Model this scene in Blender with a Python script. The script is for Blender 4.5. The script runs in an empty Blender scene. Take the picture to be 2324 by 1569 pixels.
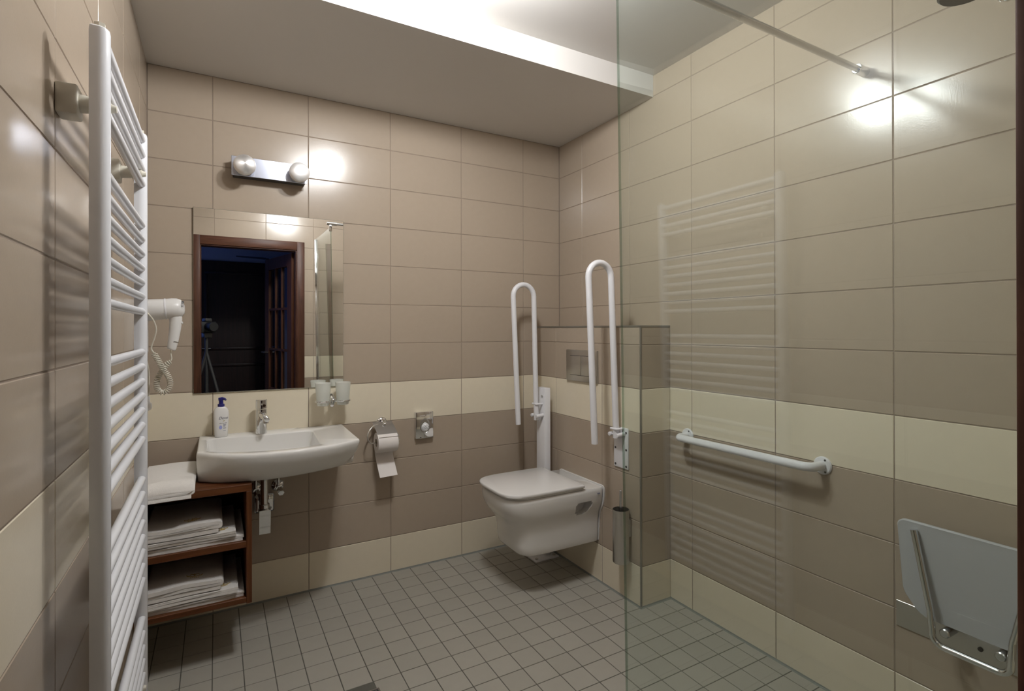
import bpy, bmesh, math, random
from mathutils import Vector, Matrix
random.seed(7)
S = bpy.context.scene
COL = S.collection
PI = math.pi

# ------------------------------------------------------------------ camera
FPX, PPY = 1189.5071, 745.998
YAW, PIT, ROL = 0.5138, 0.0018, -0.0019
CAM = Vector((0.2537, -2.6728, 1.2547))
fw = Vector((math.sin(YAW) * math.cos(PIT), math.cos(YAW) * math.cos(PIT), math.sin(PIT)))
rt = Vector((math.cos(YAW), -math.sin(YAW), 0))
up = rt.cross(fw)
r2 = rt * math.cos(ROL) + up * math.sin(ROL)
u2 = -rt * math.sin(ROL) + up * math.cos(ROL)
cd = bpy.data.cameras.new('camera')
cam = bpy.data.objects.new('camera', cd)
COL.objects.link(cam)
cd.sensor_fit = 'HORIZONTAL'
cd.sensor_width = 36.0
cd.lens = FPX / 2324 * 36.0
cd.shift_y = -(784.5 - PPY) / 2324
cd.clip_start = 0.02
cam.matrix_world = Matrix(((r2.x, u2.x, -fw.x, CAM.x), (r2.y, u2.y, -fw.y, CAM.y), (r2.z, u2.z, -fw.z, CAM.z), (0, 0, 0, 1)))
S.camera = cam

# ------------------------------------------------------------------ world and exposure
w = bpy.data.worlds.new('night')
S.world = w
w.use_nodes = True
w.node_tree.nodes['Background'].inputs[0].default_value = (0.004, 0.008, 0.02, 1)
w.node_tree.nodes['Background'].inputs[1].default_value = 1.0
S.view_settings.view_transform = 'Standard'
S.view_settings.look = 'None'
S.view_settings.gamma = 1.0
S.view_settings.use_curve_mapping = False
S.view_settings.exposure = 0.0
S.cycles.max_bounces = 8
S.cycles.diffuse_bounces = 4
S.cycles.glossy_bounces = 4
S.cycles.adaptive_threshold = 0.015
S.cycles.use_light_tree = False
LAMP_A, LAMP_B = 445.0, 285.0       # emission of the two opal globes of the ceiling lamp
LAMP_COL = (0.975, 0.98, 0.99)
HALL_BLUE = 1.1

# ------------------------------------------------------------------ room numbers (metres)
XR, XL = 2.0986, 0.0
YF = -2.50            # wall with the door
ZC, ZU = 2.38, 2.485  # soffit underside, upper ceiling
YS = -0.80            # soffit edge
XB, YB, ZB = 1.915, -0.905, 1.272   # boxed-in half wall behind the toilet
Z0 = -0.0162          # tile rows start here
GX = 1.065            # glass screen plane
GY = -1.744           # free edge of the glass

# ------------------------------------------------------------------ helpers
WL = {}               # world location of an object's origin


def mat(name, col, rough=0.5, metal=0.0, noise=0.0, nscale=8.0, bump=0.0, bscale=60.0, rnd=0.0, spec=0.5, trans=0.0, ior=1.45, coat=0.0, sheen=0.0, sss=0.0, aniso=0.0):
    m = bpy.data.materials.new(name)
    m.use_nodes = True
    nt = m.node_tree
    b = nt.nodes['Principled BSDF']
    b.inputs['Base Color'].default_value = (*col, 1)
    b.inputs['Roughness'].default_value = rough
    b.inputs['Metallic'].default_value = metal
    b.inputs['Specular IOR Level'].default_value = spec
    b.inputs['Transmission Weight'].default_value = trans
    b.inputs['IOR'].default_value = ior
    b.inputs['Coat Weight'].default_value = coat
    b.inputs['Sheen Weight'].default_value = sheen
    b.inputs['Subsurface Weight'].default_value = sss
    b.inputs['Anisotropic'].default_value = aniso
    tc = nt.nodes.new('ShaderNodeTexCoord')
    if noise or rnd:
        hsv = nt.nodes.new('ShaderNodeHueSaturation')
        hsv.inputs['Color'].default_value = (*col, 1)
        add = nt.nodes.new('ShaderNodeMath'); add.operation = 'ADD'
        n = nt.nodes.new('ShaderNodeTexNoise'); n.inputs['Scale'].default_value = nscale; n.inputs['Detail'].default_value = 4
        nt.links.new(tc.outputs['Object'], n.inputs['Vector'])
        mr = nt.nodes.new('ShaderNodeMapRange')
        mr.inputs['To Min'].default_value = 1 - noise; mr.inputs['To Max'].default_value = 1 + noise
        nt.links.new(n.outputs[0], mr.inputs[0])
        oi = nt.nodes.new('ShaderNodeObjectInfo')
        mr2 = nt.nodes.new('ShaderNodeMapRange')
        mr2.inputs['To Min'].default_value = -rnd; mr2.inputs['To Max'].default_value = rnd
        nt.links.new(oi.outputs['Random'], mr2.inputs[0])
        nt.links.new(mr.outputs[0], add.inputs[0]); nt.links.new(mr2.outputs[0], add.inputs[1])
        nt.links.new(add.outputs[0], hsv.inputs['Value'])
        nt.links.new(hsv.outputs[0], b.inputs['Base Color'])
    if bump:
        n2 = nt.nodes.new('ShaderNodeTexNoise'); n2.inputs['Scale'].default_value = bscale; n2.inputs['Detail'].default_value = 3
        nt.links.new(tc.outputs['Object'], n2.inputs['Vector'])
        bp = nt.nodes.new('ShaderNodeBump'); bp.inputs['Strength'].default_value = bump; bp.inputs['Distance'].default_value = 0.002
        nt.links.new(n2.outputs[0], bp.inputs['Height'])
        nt.links.new(bp.outputs[0], b.inputs['Normal'])
    return m


def wood(name, c1, c2, rough=0.35, axis=0, scale=1.0):
    m = mat(name, c1, rough, spec=0.3)
    nt = m.node_tree; b = nt.nodes['Principled BSDF']
    tc = nt.nodes.new('ShaderNodeTexCoord'); mp = nt.nodes.new('ShaderNodeMapping')
    sc = [38 * scale] * 3; sc[axis] = 2.2 * scale
    mp.inputs['Scale'].default_value = sc
    n = nt.nodes.new('ShaderNodeTexNoise'); n.inputs['Scale'].default_value = 2.0; n.inputs['Detail'].default_value = 6; n.inputs['Distortion'].default_value = 0.6
    cr = nt.nodes.new('ShaderNodeValToRGB')
    cr.color_ramp.elements[0].position = 0.3; cr.color_ramp.elements[0].color = (*c1, 1)
    cr.color_ramp.elements[1].position = 0.72; cr.color_ramp.elements[1].color = (*c2, 1)
    nt.links.new(tc.outputs['Object'], mp.inputs[0]); nt.links.new(mp.outputs[0], n.inputs['Vector'])
    nt.links.new(n.outputs[0], cr.inputs[0]); nt.links.new(cr.outputs[0], b.inputs['Base Color'])
    return m


def emit(name, col, strength):
    m = bpy.data.materials.new(name); m.use_nodes = True
    nt = m.node_tree; nt.nodes.remove(nt.nodes['Principled BSDF'])
    e = nt.nodes.new('ShaderNodeEmission'); e.inputs[0].default_value = (*col, 1); e.inputs[1].default_value = strength
    nt.links.new(e.outputs[0], nt.nodes['Material Output'].inputs[0])
    return m


def pane_glass(name, tint, rough=0.0, body=0.0, bodycol=(0.8, 0.8, 0.8)):
    """flat glass: tinted see-through plus a mirror coat by Fresnel; optional frosted body"""
    m = bpy.data.materials.new(name); m.use_nodes = True
    nt = m.node_tree; nt.nodes.remove(nt.nodes['Principled BSDF'])
    t = nt.nodes.new('ShaderNodeBsdfTransparent'); t.inputs[0].default_value = (*tint, 1)
    g = nt.nodes.new('ShaderNodeBsdfGlossy'); g.inputs['Roughness'].default_value = rough; g.inputs[0].default_value = (1, 1, 1, 1)
    f = nt.nodes.new('ShaderNodeFresnel'); f.inputs[0].default_value = 1.5
    ge = nt.nodes.new('ShaderNodeNewGeometry'); io = nt.nodes.new('ShaderNodeMapRange')
    io.inputs['To Min'].default_value = 1.5; io.inputs['To Max'].default_value = 1 / 1.5   # same coat on both faces of the pane
    nt.links.new(ge.outputs['Backfacing'], io.inputs[0]); nt.links.new(io.outputs[0], f.inputs[0])
    mx = nt.nodes.new('ShaderNodeMixShader')
    nt.links.new(f.outputs[0], mx.inputs[0])
    src = t
    if body:
        d = nt.nodes.new('ShaderNodeBsdfDiffuse'); d.inputs[0].default_value = (*bodycol, 1)
        tl = nt.nodes.new('ShaderNodeBsdfTranslucent'); tl.inputs[0].default_value = (*bodycol, 1)
        m1 = nt.nodes.new('ShaderNodeMixShader'); m1.inputs[0].default_value = 0.5
        nt.links.new(d.outputs[0], m1.inputs[1]); nt.links.new(tl.outputs[0], m1.inputs[2])
        m2 = nt.nodes.new('ShaderNodeMixShader'); m2.inputs[0].default_value = body
        nt.links.new(t.outputs[0], m2.inputs[1]); nt.links.new(m1.outputs[0], m2.inputs[2])
        src = m2
    nt.links.new(src.outputs[0], mx.inputs[1]); nt.links.new(g.outputs[0], mx.inputs[2])
    nt.links.new(mx.outputs[0], nt.nodes['Material Output'].inputs[0])
    return m


def nb():
    return bmesh.new()


def bx(bm, a, b, bev=0.0, seg=2):
    a = Vector(a); b = Vector(b)
    lo = Vector((min(a.x, b.x), min(a.y, b.y), min(a.z, b.z))); hi = Vector((max(a.x, b.x), max(a.y, b.y), max(a.z, b.z)))
    r = bmesh.ops.create_cube(bm, size=1.0)
    vs = r['verts']
    for v in vs:
        v.co = Vector((lo[i] + (v.co[i] + 0.5) * (hi[i] - lo[i]) for i in range(3)))
    if bev:
        es = list({e for v in vs for e in v.link_edges})
        bmesh.ops.bevel(bm, geom=es, offset=bev, segments=seg, affect='EDGES', profile=0.5)
    return bm


def ring_frame(d):
    d = d.normalized()
    a = Vector((0, 0, 1)) if abs(d.z) < 0.9 else Vector((1, 0, 0))
    u = d.cross(a).normalized()
    return u, d.cross(u).normalized()


def loft(bm, loops, cap0=True, cap1=True, closed=True):
    rows = [[bm.verts.new(p) for p in l] for l in loops]
    n = len(rows[0])
    for i in range(len(rows) - 1):
        for k in range(n if closed else n - 1):
            k2 = (k + 1) % n
            bm.faces.new((rows[i][k], rows[i][k2], rows[i + 1][k2], rows[i + 1][k]))
    if cap0:
        bm.faces.new(list(reversed(rows[0])))
    if cap1:
        bm.faces.new(rows[-1])
    return rows


def cyl(bm, p0, p1, r, r1=None, n=24, bev=0.0):
    p0 = Vector(p0); p1 = Vector(p1); r1 = r if r1 is None else r1
    u, v = ring_frame(p1 - p0)
    d = (p1 - p0).normalized()

    def L(c, rr):
        return [c + (u * math.cos(2 * PI * k / n) + v * math.sin(2 * PI * k / n)) * rr for k in range(n)]
    if bev:
        loft(bm, [L(p0, r - bev), L(p0 + d * bev, r), L(p1 - d * bev, r1), L(p1, r1 - bev)])
    else:
        loft(bm, [L(p0, r), L(p1, r1)])
    return bm


def tube(bm, pts, r, n=12, cap=True, rads=None):
    pts = [Vector(p) for p in pts]
    u = None; loops = []
    for i, p in enumerate(pts):
        d = (pts[min(i + 1, len(pts) - 1)] - pts[max(i - 1, 0)]).normalized()
        if u is None:
            u, v = ring_frame(d)
        else:
            u = (u - d * u.dot(d)).normalized(); v = d.cross(u).normalized()
        rr = rads[i] if rads else r
        loops.append([p + (u * math.cos(2 * PI * k / n) + v * math.sin(2 * PI * k / n)) * rr for k in range(n)])
    loft(bm, loops, cap, cap)
    return bm


def bend(pts, rad, seg=8):
    """round the inner corners of a polyline"""
    pts = [Vector(p) for p in pts]
    out = [pts[0]]
    for i in range(1, len(pts) - 1):
        a, b, c = pts[i - 1], pts[i], pts[i + 1]
        d0 = (a - b).normalized(); d1 = (c - b).normalized()
        ang = d0.angle(d1)
        t = min(rad / math.tan(ang / 2), (a - b).length * .49, (c - b).length * .49)
        p0 = b + d0 * t; p1 = b + d1 * t
        rr = t * math.tan(ang / 2)
        ctr = b + (d0 + d1).normalized() * (rr / math.sin(ang / 2))
        for k in range(seg + 1):
            s = k / seg
            q = (p0 - ctr).slerp(p1 - ctr, s) if (p0 - ctr).length > 1e-9 else p0 - ctr
            out.append(ctr + q.normalized() * rr)
    out.append(pts[-1])
    return out


def spline(pts, n=8):
    P = [Vector(p) for p in pts]
    P = [P[0] * 2 - P[1]] + P + [P[-1] * 2 - P[-2]]
    out = []
    for i in range(1, len(P) - 2):
        for k in range(n):
            t = k / n
            a, b, c, d = P[i - 1], P[i], P[i + 1], P[i + 2]
            out.append(0.5 * ((2 * b) + (c - a) * t + (2 * a - 5 * b + 4 * c - d) * t * t + (3 * b - a - 3 * c + d) * t ** 3))
    out.append(P[-2])
    return out


def lathe(bm, prof, c, axis='z', n=32, cap0=True, cap1=True):
    c = Vector(c)
    loops = []
    for r, h in prof:
        l = []
        for k in range(n):
            a = 2 * PI * k / n
            x, y = r * math.cos(a), r * math.sin(a)
            l.append(c + (Vector((x, y, h)) if axis == 'z' else Vector((x, h, -y)) if axis == 'y' else Vector((h, x, y))))
        loops.append(l)
    loft(bm, loops, cap0, cap1)
    return bm


def sphere(bm, c, r, n=24, m=12, sc=(1, 1, 1)):
    c = Vector(c)
    loops = []
    for i in range(1, m):
        t = PI * i / m
        loops.append([c + Vector((r * math.sin(t) * math.cos(2 * PI * k / n) * sc[0], r * math.sin(t) * math.sin(2 * PI * k / n) * sc[1], -r * math.cos(t) * sc[2])) for k in range(n)])
    loft(bm, loops)
    return bm


def mesh_of(bm, name, m, ang=35):
    bmesh.ops.recalc_face_normals(bm, faces=bm.faces[:])
    me = bpy.data.meshes.new(name)
    bm.to_mesh(me); bm.free()
    if m:
        me.materials.append(m)
    if ang:
        me.shade_smooth()
        me.set_sharp_from_angle(angle=math.radians(ang))
    return me


def obj(name, bm, m, parent=None, ang=35, **props):
    """bm holds WORLD coordinates; the mesh is moved into the parent's frame"""
    off = WL[parent.name] if parent else Vector((0, 0, 0))
    if off.length:
        bmesh.ops.translate(bm, verts=bm.verts[:], vec=-off)
    o = bpy.data.objects.new(name, mesh_of(bm, name, m, ang))
    COL.objects.link(o)
    if parent:
        o.parent = parent
    WL[o.name] = Vector(off)
    for k, v in props.items():
        o[k] = v
    return o


def thing(name, label, cat, loc, group=None):
    o = bpy.data.objects.new(name, None)
    COL.objects.link(o)
    o.empty_display_size = 0.05
    o.location = loc
    WL[o.name] = Vector(loc)
    o['label'] = label; o['category'] = cat
    if group:
        o['group'] = group
    return o


def single(name, bm, m, label, cat, group=None, ang=35):
    o = obj(name, bm, m, None, ang)
    o['label'] = label; o['category'] = cat
    if group:
        o['group'] = group
    return o


def struct(name, bm, m, parent=None, ang=35):
    o = obj(name, bm, m, parent, ang)
    if not parent:
        o['kind'] = 'structure'
    return o


def text_points(s, size=1.0, shear=0.0, bold=0.0):
    cu = bpy.data.curves.new('lettering', 'FONT')
    cu.body = s; cu.size = size; cu.shear = shear; cu.offset = bold; cu.resolution_u = 4
    cu.align_x = 'CENTER'; cu.align_y = 'CENTER'
    o = bpy.data.objects.new('lettering', cu); COL.objects.link(o)
    dg = bpy.context.evaluated_depsgraph_get(); dg.update()
    me = bpy.data.meshes.new_from_object(o.evaluated_get(dg))
    v = [(p.co.x, p.co.y) for p in me.vertices]; f = [tuple(p.vertices) for p in me.polygons]
    bpy.data.objects.remove(o); bpy.data.curves.remove(cu); bpy.data.meshes.remove(me)
    return v, f


# ------------------------------------------------------------------ materials
M = {}
M['cream'] = mat('cream_tile', (0.73, 0.66, 0.515), 0.20, noise=0.025, nscale=30, bump=0.05, bscale=220, rnd=0.012)
M['taupe'] = mat('taupe_tile', (0.395, 0.325, 0.252), 0.20, noise=0.03, nscale=30, bump=0.05, bscale=220, rnd=0.015)
M['grout'] = mat('grout', (0.27, 0.215, 0.17), 0.85, noise=0.06, nscale=40)
M['floor_tile'] = mat('floor_tile', (0.345, 0.328, 0.282), 0.48, noise=0.04, nscale=22, bump=0.06, bscale=300, rnd=0.04)
M['floor_grout'] = mat('floor_grout', (0.10, 0.097, 0.08), 0.9, noise=0.08, nscale=40)
M['silicone'] = mat('silicone', (0.20, 0.21, 0.19), 0.5)
M['plaster'] = mat('white_plaster', (0.66, 0.64, 0.61), 0.9, noise=0.01, nscale=6, bump=0.05, bscale=90)
M['porcelain'] = mat('porcelain', (0.74, 0.73, 0.70), 0.08, coat=0.3)
M['plastic'] = mat('white_plastic', (0.74, 0.73, 0.71), 0.3)
M['seat'] = mat('grey_plastic', (0.47, 0.48, 0.49), 0.4)
M['lid'] = mat('lid_plastic', (0.72, 0.71, 0.69), 0.14)
M['enamel'] = mat('white_enamel', (0.74, 0.75, 0.78), 0.22)
M['powder'] = mat('powder_coat', (0.76, 0.76, 0.78), 0.3)
M['ivory'] = mat('ivory_plastic', (0.62, 0.59, 0.50), 0.4)
M['chrome'] = mat('chrome', (0.78, 0.79, 0.80), 0.06, metal=1)
M['satin'] = mat('satin_chrome', (0.66, 0.67, 0.68), 0.24, metal=1)
M['alu'] = mat('brushed_aluminium', (0.55, 0.58, 0.68), 0.19, metal=1)
M['steel'] = mat('brushed_steel', (0.60, 0.59, 0.56), 0.3, metal=1)
M['lampcap'] = mat('radially_brushed_cap', (0.90, 0.89, 0.88), 0.42, metal=1, aniso=0.85)
M['lampcap'].node_tree.nodes['Principled BSDF'].inputs['Anisotropic Rotation'].default_value = 0.25
_nt = M['lampcap'].node_tree
_tg = _nt.nodes.new('ShaderNodeTangent'); _tg.direction_type = 'RADIAL'; _tg.axis = 'Y'
_nt.links.new(_tg.outputs[0], _nt.nodes['Principled BSDF'].inputs['Tangent'])
M['mirror'] = mat('mirror_silver', (0.93, 0.94, 0.93), 0.0, metal=1)
M['dark'] = mat('dark_metal', (0.05, 0.05, 0.05), 0.4)
M['black'] = mat('black_rubber', (0.015, 0.015, 0.016), 0.5)
M['trim'] = mat('edge_trim', (0.32, 0.31, 0.28), 0.35, metal=0.8)
M['wood'] = wood('mahogany_board', (0.072, 0.023, 0.007), (0.135, 0.048, 0.016), 0.42, 0)
M['woodv'] = wood('mahogany_board_upright', (0.072, 0.023, 0.007), (0.135, 0.048, 0.016), 0.42, 2)
M['doorwood'] = wood('door_wood', (0.052, 0.020, 0.011), (0.105, 0.042, 0.022), 0.42, 2)
M['doorwoodx'] = wood('door_wood_across', (0.052, 0.020, 0.011), (0.105, 0.042, 0.022), 0.42, 0)
M['terry'] = mat('terry_cloth', (0.74, 0.71, 0.67), 0.95, noise=0.05, nscale=120, bump=0.6, bscale=420, sheen=0.25)
M['gold'] = mat('gold_thread', (0.40, 0.28, 0.07), 0.6)
M['paper'] = mat('tissue_paper', (0.80, 0.76, 0.73), 0.95, bump=0.15, bscale=250)
M['card'] = mat('cardboard', (0.42, 0.37, 0.30), 0.9)
M['blue'] = mat('navy_plastic', (0.018, 0.016, 0.15), 0.3)
M['ink'] = mat('navy_ink', (0.012, 0.016, 0.06), 0.5)
M['inkgrey'] = mat('grey_ink', (0.25, 0.26, 0.33), 0.6)
M['inkblue'] = mat('lilac_ink', (0.33, 0.36, 0.68), 0.6)
M['leaf'] = mat('gold_ink', (0.34, 0.27, 0.05), 0.5)
M['glass'] = pane_glass('screen_glass', (0.905, 0.945, 0.925))
M['glassedge'] = mat('glass_edge', (0.10, 0.14, 0.12), 0.15)
M['glassrim'] = pane_glass('glass_rim', (0.74, 0.80, 0.76))
M['frost'] = pane_glass('frosted_glass', (0.95, 0.96, 0.94), 0.25, 0.72, (0.86, 0.87, 0.83))
M['doorpane'] = pane_glass('door_glass', (0.55, 0.6, 0.7))
M['bag'] = mat('thin_plastic_film', (0.78, 0.79, 0.80), 0.25)
M['opal'] = mat('opal_glass_cap', (0.85, 0.84, 0.80), 0.3)
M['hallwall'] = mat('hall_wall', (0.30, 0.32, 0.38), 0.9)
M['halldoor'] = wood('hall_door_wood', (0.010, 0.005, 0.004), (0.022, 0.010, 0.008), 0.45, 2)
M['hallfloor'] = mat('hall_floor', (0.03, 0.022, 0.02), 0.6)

# ------------------------------------------------------------------ tiles
TILE_MESH = {}
GAP, CH = 0.0030, 0.0014


def tile_mesh(wd, hd, m, t=0.006, gap=GAP, ch=CH):
    key = (round(wd, 4), round(hd, 4), m.name)
    if key in TILE_MESH:
        return TILE_MESH[key]
    a, b = wd / 2 - gap / 2, hd / 2 - gap / 2
    vs = []
    for s, z in ((0, -t), (0, -ch), (ch, 0)):
        vs += [(-a + s, -b + s, z), (a - s, -b + s, z), (a - s, b - s, z), (-a + s, b - s, z)]
    fs = [(8, 9, 10, 11)]
    for L in (0, 4):
        for k in range(4):
            k2 = (k + 1) % 4
            fs.append((L + k, L + k2, L + 4 + k2, L + 4 + k))
    me = bpy.data.meshes.new('tile'); me.from_pydata(vs, [], fs); me.materials.append(m); me.update()
    TILE_MESH[key] = me
    return me


def put_tile(parent, me, u, v, R, o):
    t = bpy.data.objects.new('tile', me)
    COL.objects.link(t); t.parent = parent
    j = Matrix.Rotation(random.uniform(-1, 1) * 0.0009, 4, 'X') @ Matrix.Rotation(random.uniform(-1, 1) * 0.0009, 4, 'Y')
    t.matrix_local = Matrix.Translation(o) @ R @ Matrix.Translation((u, v, random.uniform(-1, 1) * 0.00012)) @ j
    return t


def cuts(lo, hi, joints):
    c = [lo] + [j for j in sorted(joints) if lo + 0.006 < j < hi - 0.006] + [hi]
    return list(zip(c[:-1], c[1:]))


ROWS = [Z0 + 0.2 * k for k in range(0, 15)]


def tile_wall(parent, R, o, u0, u1, joints, z0, z1, hole=None):
    for (za, zb) in cuts(z0, z1, ROWS):
        k = int(round(((za + zb) / 2 - Z0) / 0.2 - 0.5))
        m = M['cream'] if k in (0, 4) else M['taupe']
        for (ua, ub) in cuts(u0, u1, joints):
            segs = [(ua, ub, za, zb)]
            if hole:
                h0, h1, hz = hole
                segs = []
                if za < hz:
                    if ua < h0: segs.append((ua, min(ub, h0), za, zb))
                    if ub > h1: segs.append((max(ua, h1), ub, za, zb))
                    if zb > hz and not (ub <= h0 or ua >= h1): segs.append((max(ua, h0), min(ub, h1), hz, zb))
                else:
                    segs = [(ua, ub, za, zb)]
            for a, b, c, d in segs:
                if b - a > 0.008 and d - c > 0.008:
                    put_tile(parent, tile_mesh(b - a, d - c, m), (a + b) / 2, (c + d) / 2, R, o)


GD = 0.0016           # grout lies this far behind the tile faces
# local (u, v, n) -> world
R_back = Matrix(((1, 0, 0, 0), (0, 0, -1, 0), (0, 1, 0, 0), (0, 0, 0, 1)))       # u=x, v=z, n=-y
R_right = Matrix(((0, 0, -1, 0), (-1, 0, 0, 0), (0, 1, 0, 0), (0, 0, 0, 1)))     # u=-y, v=z, n=-x
R_left = Matrix(((0, 0, 1, 0), (1, 0, 0, 0), (0, 1, 0, 0), (0, 0, 0, 1)))        # u=y, v=z, n=+x
R_front = Matrix(((-1, 0, 0, 0), (0, 0, 1, 0), (0, 1, 0, 0), (0, 0, 0, 1)))      # u=-x, v=z, n=+y
R_floor = Matrix.Identity(4)
O = Vector((0, 0, 0))
JB = [0.2402 + 0.4 * k for k in range(-1, 6)]
wall_back = struct('wall_back', bx(nb(), (-0.1, GD, -0.1), (XR + 0.1, 0.12, 2.6)), M['grout'])
tile_wall(wall_back, R_back, O, 0.0, XR, JB, 0.0, ZC)
wall_right = struct('wall_right', bx(nb(), (XR + GD, -2.62, -0.1), (XR + 0.12, 0.0, 2.6)), M['grout'])
tile_wall(wall_right, R_right, Vector((XR, 0, 0)), 0.0, 2.5, [0.2321 + 0.4 * k for k in range(0, 7)], 0.0, ZU)
wall_left = struct('wall_left', bx(nb(), (-GD, -2.62, -0.1), (-0.12, 0.0, 2.6)), M['grout'])
tile_wall(wall_left, R_left, O, -2.5, 0.0, [-0.2412 - 0.4 * k for k in range(0, 7)], 0.0, ZU)
DX0, DX1, DZ = 0.125, 0.905, 1.965     # door opening
bm = nb()
bx(bm, (-0.1, YF - GD, -0.1), (DX0, YF - 0.12, 2.6)); bx(bm, (DX1, YF - GD, -0.1), (XR + 0.1, YF - 0.12, 2.6)); bx(bm, (DX0, YF - GD, DZ), (DX1, YF - 0.12, 2.6))
wall_front = struct('wall_front', bm, M['grout'])
tile_wall(wall_front, R_front, Vector((0, YF, 0)), -XR, 0.0, [-j for j in JB], 0.0, ZU, hole=(-DX1, -DX0, DZ))

# half-height boxed wall behind the toilet
bm = nb(); bx(bm, (XB + GD, YB + GD, 0), (XR, 0, ZB - 0.004))
wall_box = struct('wall_toilet_side', bm, M['grout'])
tile_wall(wall_box, R_right, Vector((XB, 0, 0)), 0.0, -YB - 0.006, [0.2321, 0.6321], 0.0, ZB - 0.008)
tile_wall(wall_box, R_back, Vector((0, YB, 0)), XB + 0.006, XR, [], 0.0, ZB - 0.008)
for ya, yb in ((-0.905, -0.632), (-0.632, -0.232), (-0.232, 0.0)):
    put_tile(wall_box, tile_mesh(XR - XB - 0.008, yb - ya, M['taupe']), (XB + 0.008 + XR) / 2, (ya + yb) / 2, R_floor, Vector((0, 0, ZB)))
obj('edge_trim', bx(nb(), (XB - 0.0012, YB, ZB - 0.0085), (XB + 0.008, 0, ZB + 0.0008), 0.001, 1), M['trim'], wall_box)
obj('edge_trim', bx(nb(), (XB + 0.004, YB - 0.0012, ZB - 0.0085), (XR, YB + 0.008, ZB + 0.0008), 0.001, 1), M['trim'], wall_box)
obj('edge_trim', bx(nb(), (XB - 0.0012, YB - 0.0012, 0.0), (XB + 0.0062, YB + 0.0062, ZB), 0.001, 1), M['trim'], wall_box)

# floor: the 300 tiles that show largest are parts, the rest one part of kind stuff
floor = struct('floor', bx(nb(), (-0.1, -2.62, -0.1), (XR + 0.1, 0.1, -0.0016)), M['floor_grout'])


def project(p):
    d = Vector(p) - CAM
    z = d.dot(fw)
    return (1162 + FPX * d.dot(r2) / z, PPY - FPX * d.dot(u2) / z, z) if z > 0.05 else (-9e9, 0, z)


ft = []
for ua, ub in cuts(0.0, XR, [0.2402 + 0.1 * k for k in range(-3, 20)]):
    for va, vb in cuts(-2.5, 0.0, [-0.1 * k for k in range(1, 26)]):
        if (ua + ub) / 2 > XB and (va + vb) / 2 > YB:
            continue
        u, v, z = project(((ua + ub) / 2, (va + vb) / 2, 0))
        vis = -40 < u < 2360 and v < 1640
        ft.append((not vis, -(ub - ua) * (vb - va) / max(z, 0.1) ** 3 if vis else 0, ua, ub, va, vb))
ft.sort()
rest = nb()
DRX, DRY = 0.752, -0.838     # back right corner of the floor drain
for i, (nv, _, ua, ub, va, vb) in enumerate(ft):
    if DRX - 0.16 < (ua + ub) / 2 < DRX and DRY - 0.16 < (va + vb) / 2 < DRY:
        continue
    if i < 300 and not nv:
        put_tile(floor, tile_mesh(ub - ua, vb - va, M['floor_tile'], 0.006, 0.0034, 0.0006), (ua + ub) / 2, (va + vb) / 2, R_floor, O)
    else:
        bx(rest, (ua + 0.002, va + 0.002, -0.006), (ub - 0.002, vb - 0.002, 0.0))
obj('floor_tiling', rest, M['floor_tile'], floor, 0, kind='stuff')

# ceiling with the dropped soffit over the basin side
ceiling = struct('ceiling', bx(nb(), (-0.1, -2.62, ZU), (XR + 0.1, 0.1, ZU + 0.1)), M['plaster'])
bm = nb(); bx(bm, (0.0, YS, ZC), (XR, 0.0, ZU), 0.0)
obj('soffit', bm, M['plaster'], ceiling)

# silicone beads where walls meet the floor
def bead(name, p0, p1, n, s=0.007):
    p0 = Vector(p0); p1 = Vector(p1); n = Vector(n)
    bmm = nb()
    loft(bmm, [[p, p + n * s, p + n * s * 0.3 + Vector((0, 0, s * 0.35)), p + Vector((0, 0, s))] for p in (p0, p1)])
    return struct(name, bmm, M['silicone'], ang=0)
bead('baseboard_back', (0.0, 0, 0), (XB, 0, 0), (0, -1, 0))
bead('baseboard_toilet', (XB, 0, 0), (XB, YB - 0.006, 0), (-1, 0, 0))
bead('baseboard_toilet_end', (XB - 0.006, YB, 0), (XR, YB, 0), (0, -1, 0), 0.008)
bead('baseboard_right', (XR, YB, 0), (XR, YF, 0), (-1, 0, 0))
bead('baseboard_left', (0, 0, 0), (0, YF, 0), (1, 0, 0))

# ------------------------------------------------------------------ door surround and hallway
bm = nb()
def casing_board(a, b, m, parent):
    return obj('casing_board', bx(nb(), a, b, 0.003, 2), m, parent)
tr = obj('trim_1', bx(nb(), (DX0, YF - 0.12, 0), (DX0 + 0.018, YF + 0.004, DZ - 0.018)), M['doorwood']); tr['kind'] = 'structure'
obj('jamb_lining', bx(nb(), (DX1 - 0.018, YF - 0.12, 0), (DX1, YF + 0.004, DZ - 0.018)), M['doorwood'], tr)
obj('jamb_lining', bx(nb(), (DX0, YF - 0.12, DZ - 0.018), (DX1, YF + 0.004, DZ)), M['doorwoodx'], tr)
casing_board((DX0 - 0.056, YF, 0), (DX0 + 0.010, YF + 0.02, DZ + 0.066), M['doorwood'], tr)
casing_board((DX1 - 0.010, YF, 0), (DX1 + 0.056, YF + 0.02, DZ + 0.066), M['doorwood'], tr)
casing_board((DX0 + 0.010, YF, DZ - 0.010), (DX1 - 0.010, YF + 0.019, DZ + 0.066), M['doorwoodx'], tr)
HX0, HX1, HY = -0.75, 1.75, -4.25
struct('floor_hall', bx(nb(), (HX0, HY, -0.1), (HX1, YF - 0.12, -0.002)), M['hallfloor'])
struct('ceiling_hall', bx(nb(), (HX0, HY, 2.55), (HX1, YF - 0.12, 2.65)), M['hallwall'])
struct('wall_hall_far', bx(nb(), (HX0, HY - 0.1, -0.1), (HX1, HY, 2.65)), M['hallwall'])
struct('wall_hall_left', bx(nb(), (HX0 - 0.1, HY, -0.1), (HX0, YF - 0.12, 2.65)), M['hallwall'])
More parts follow.
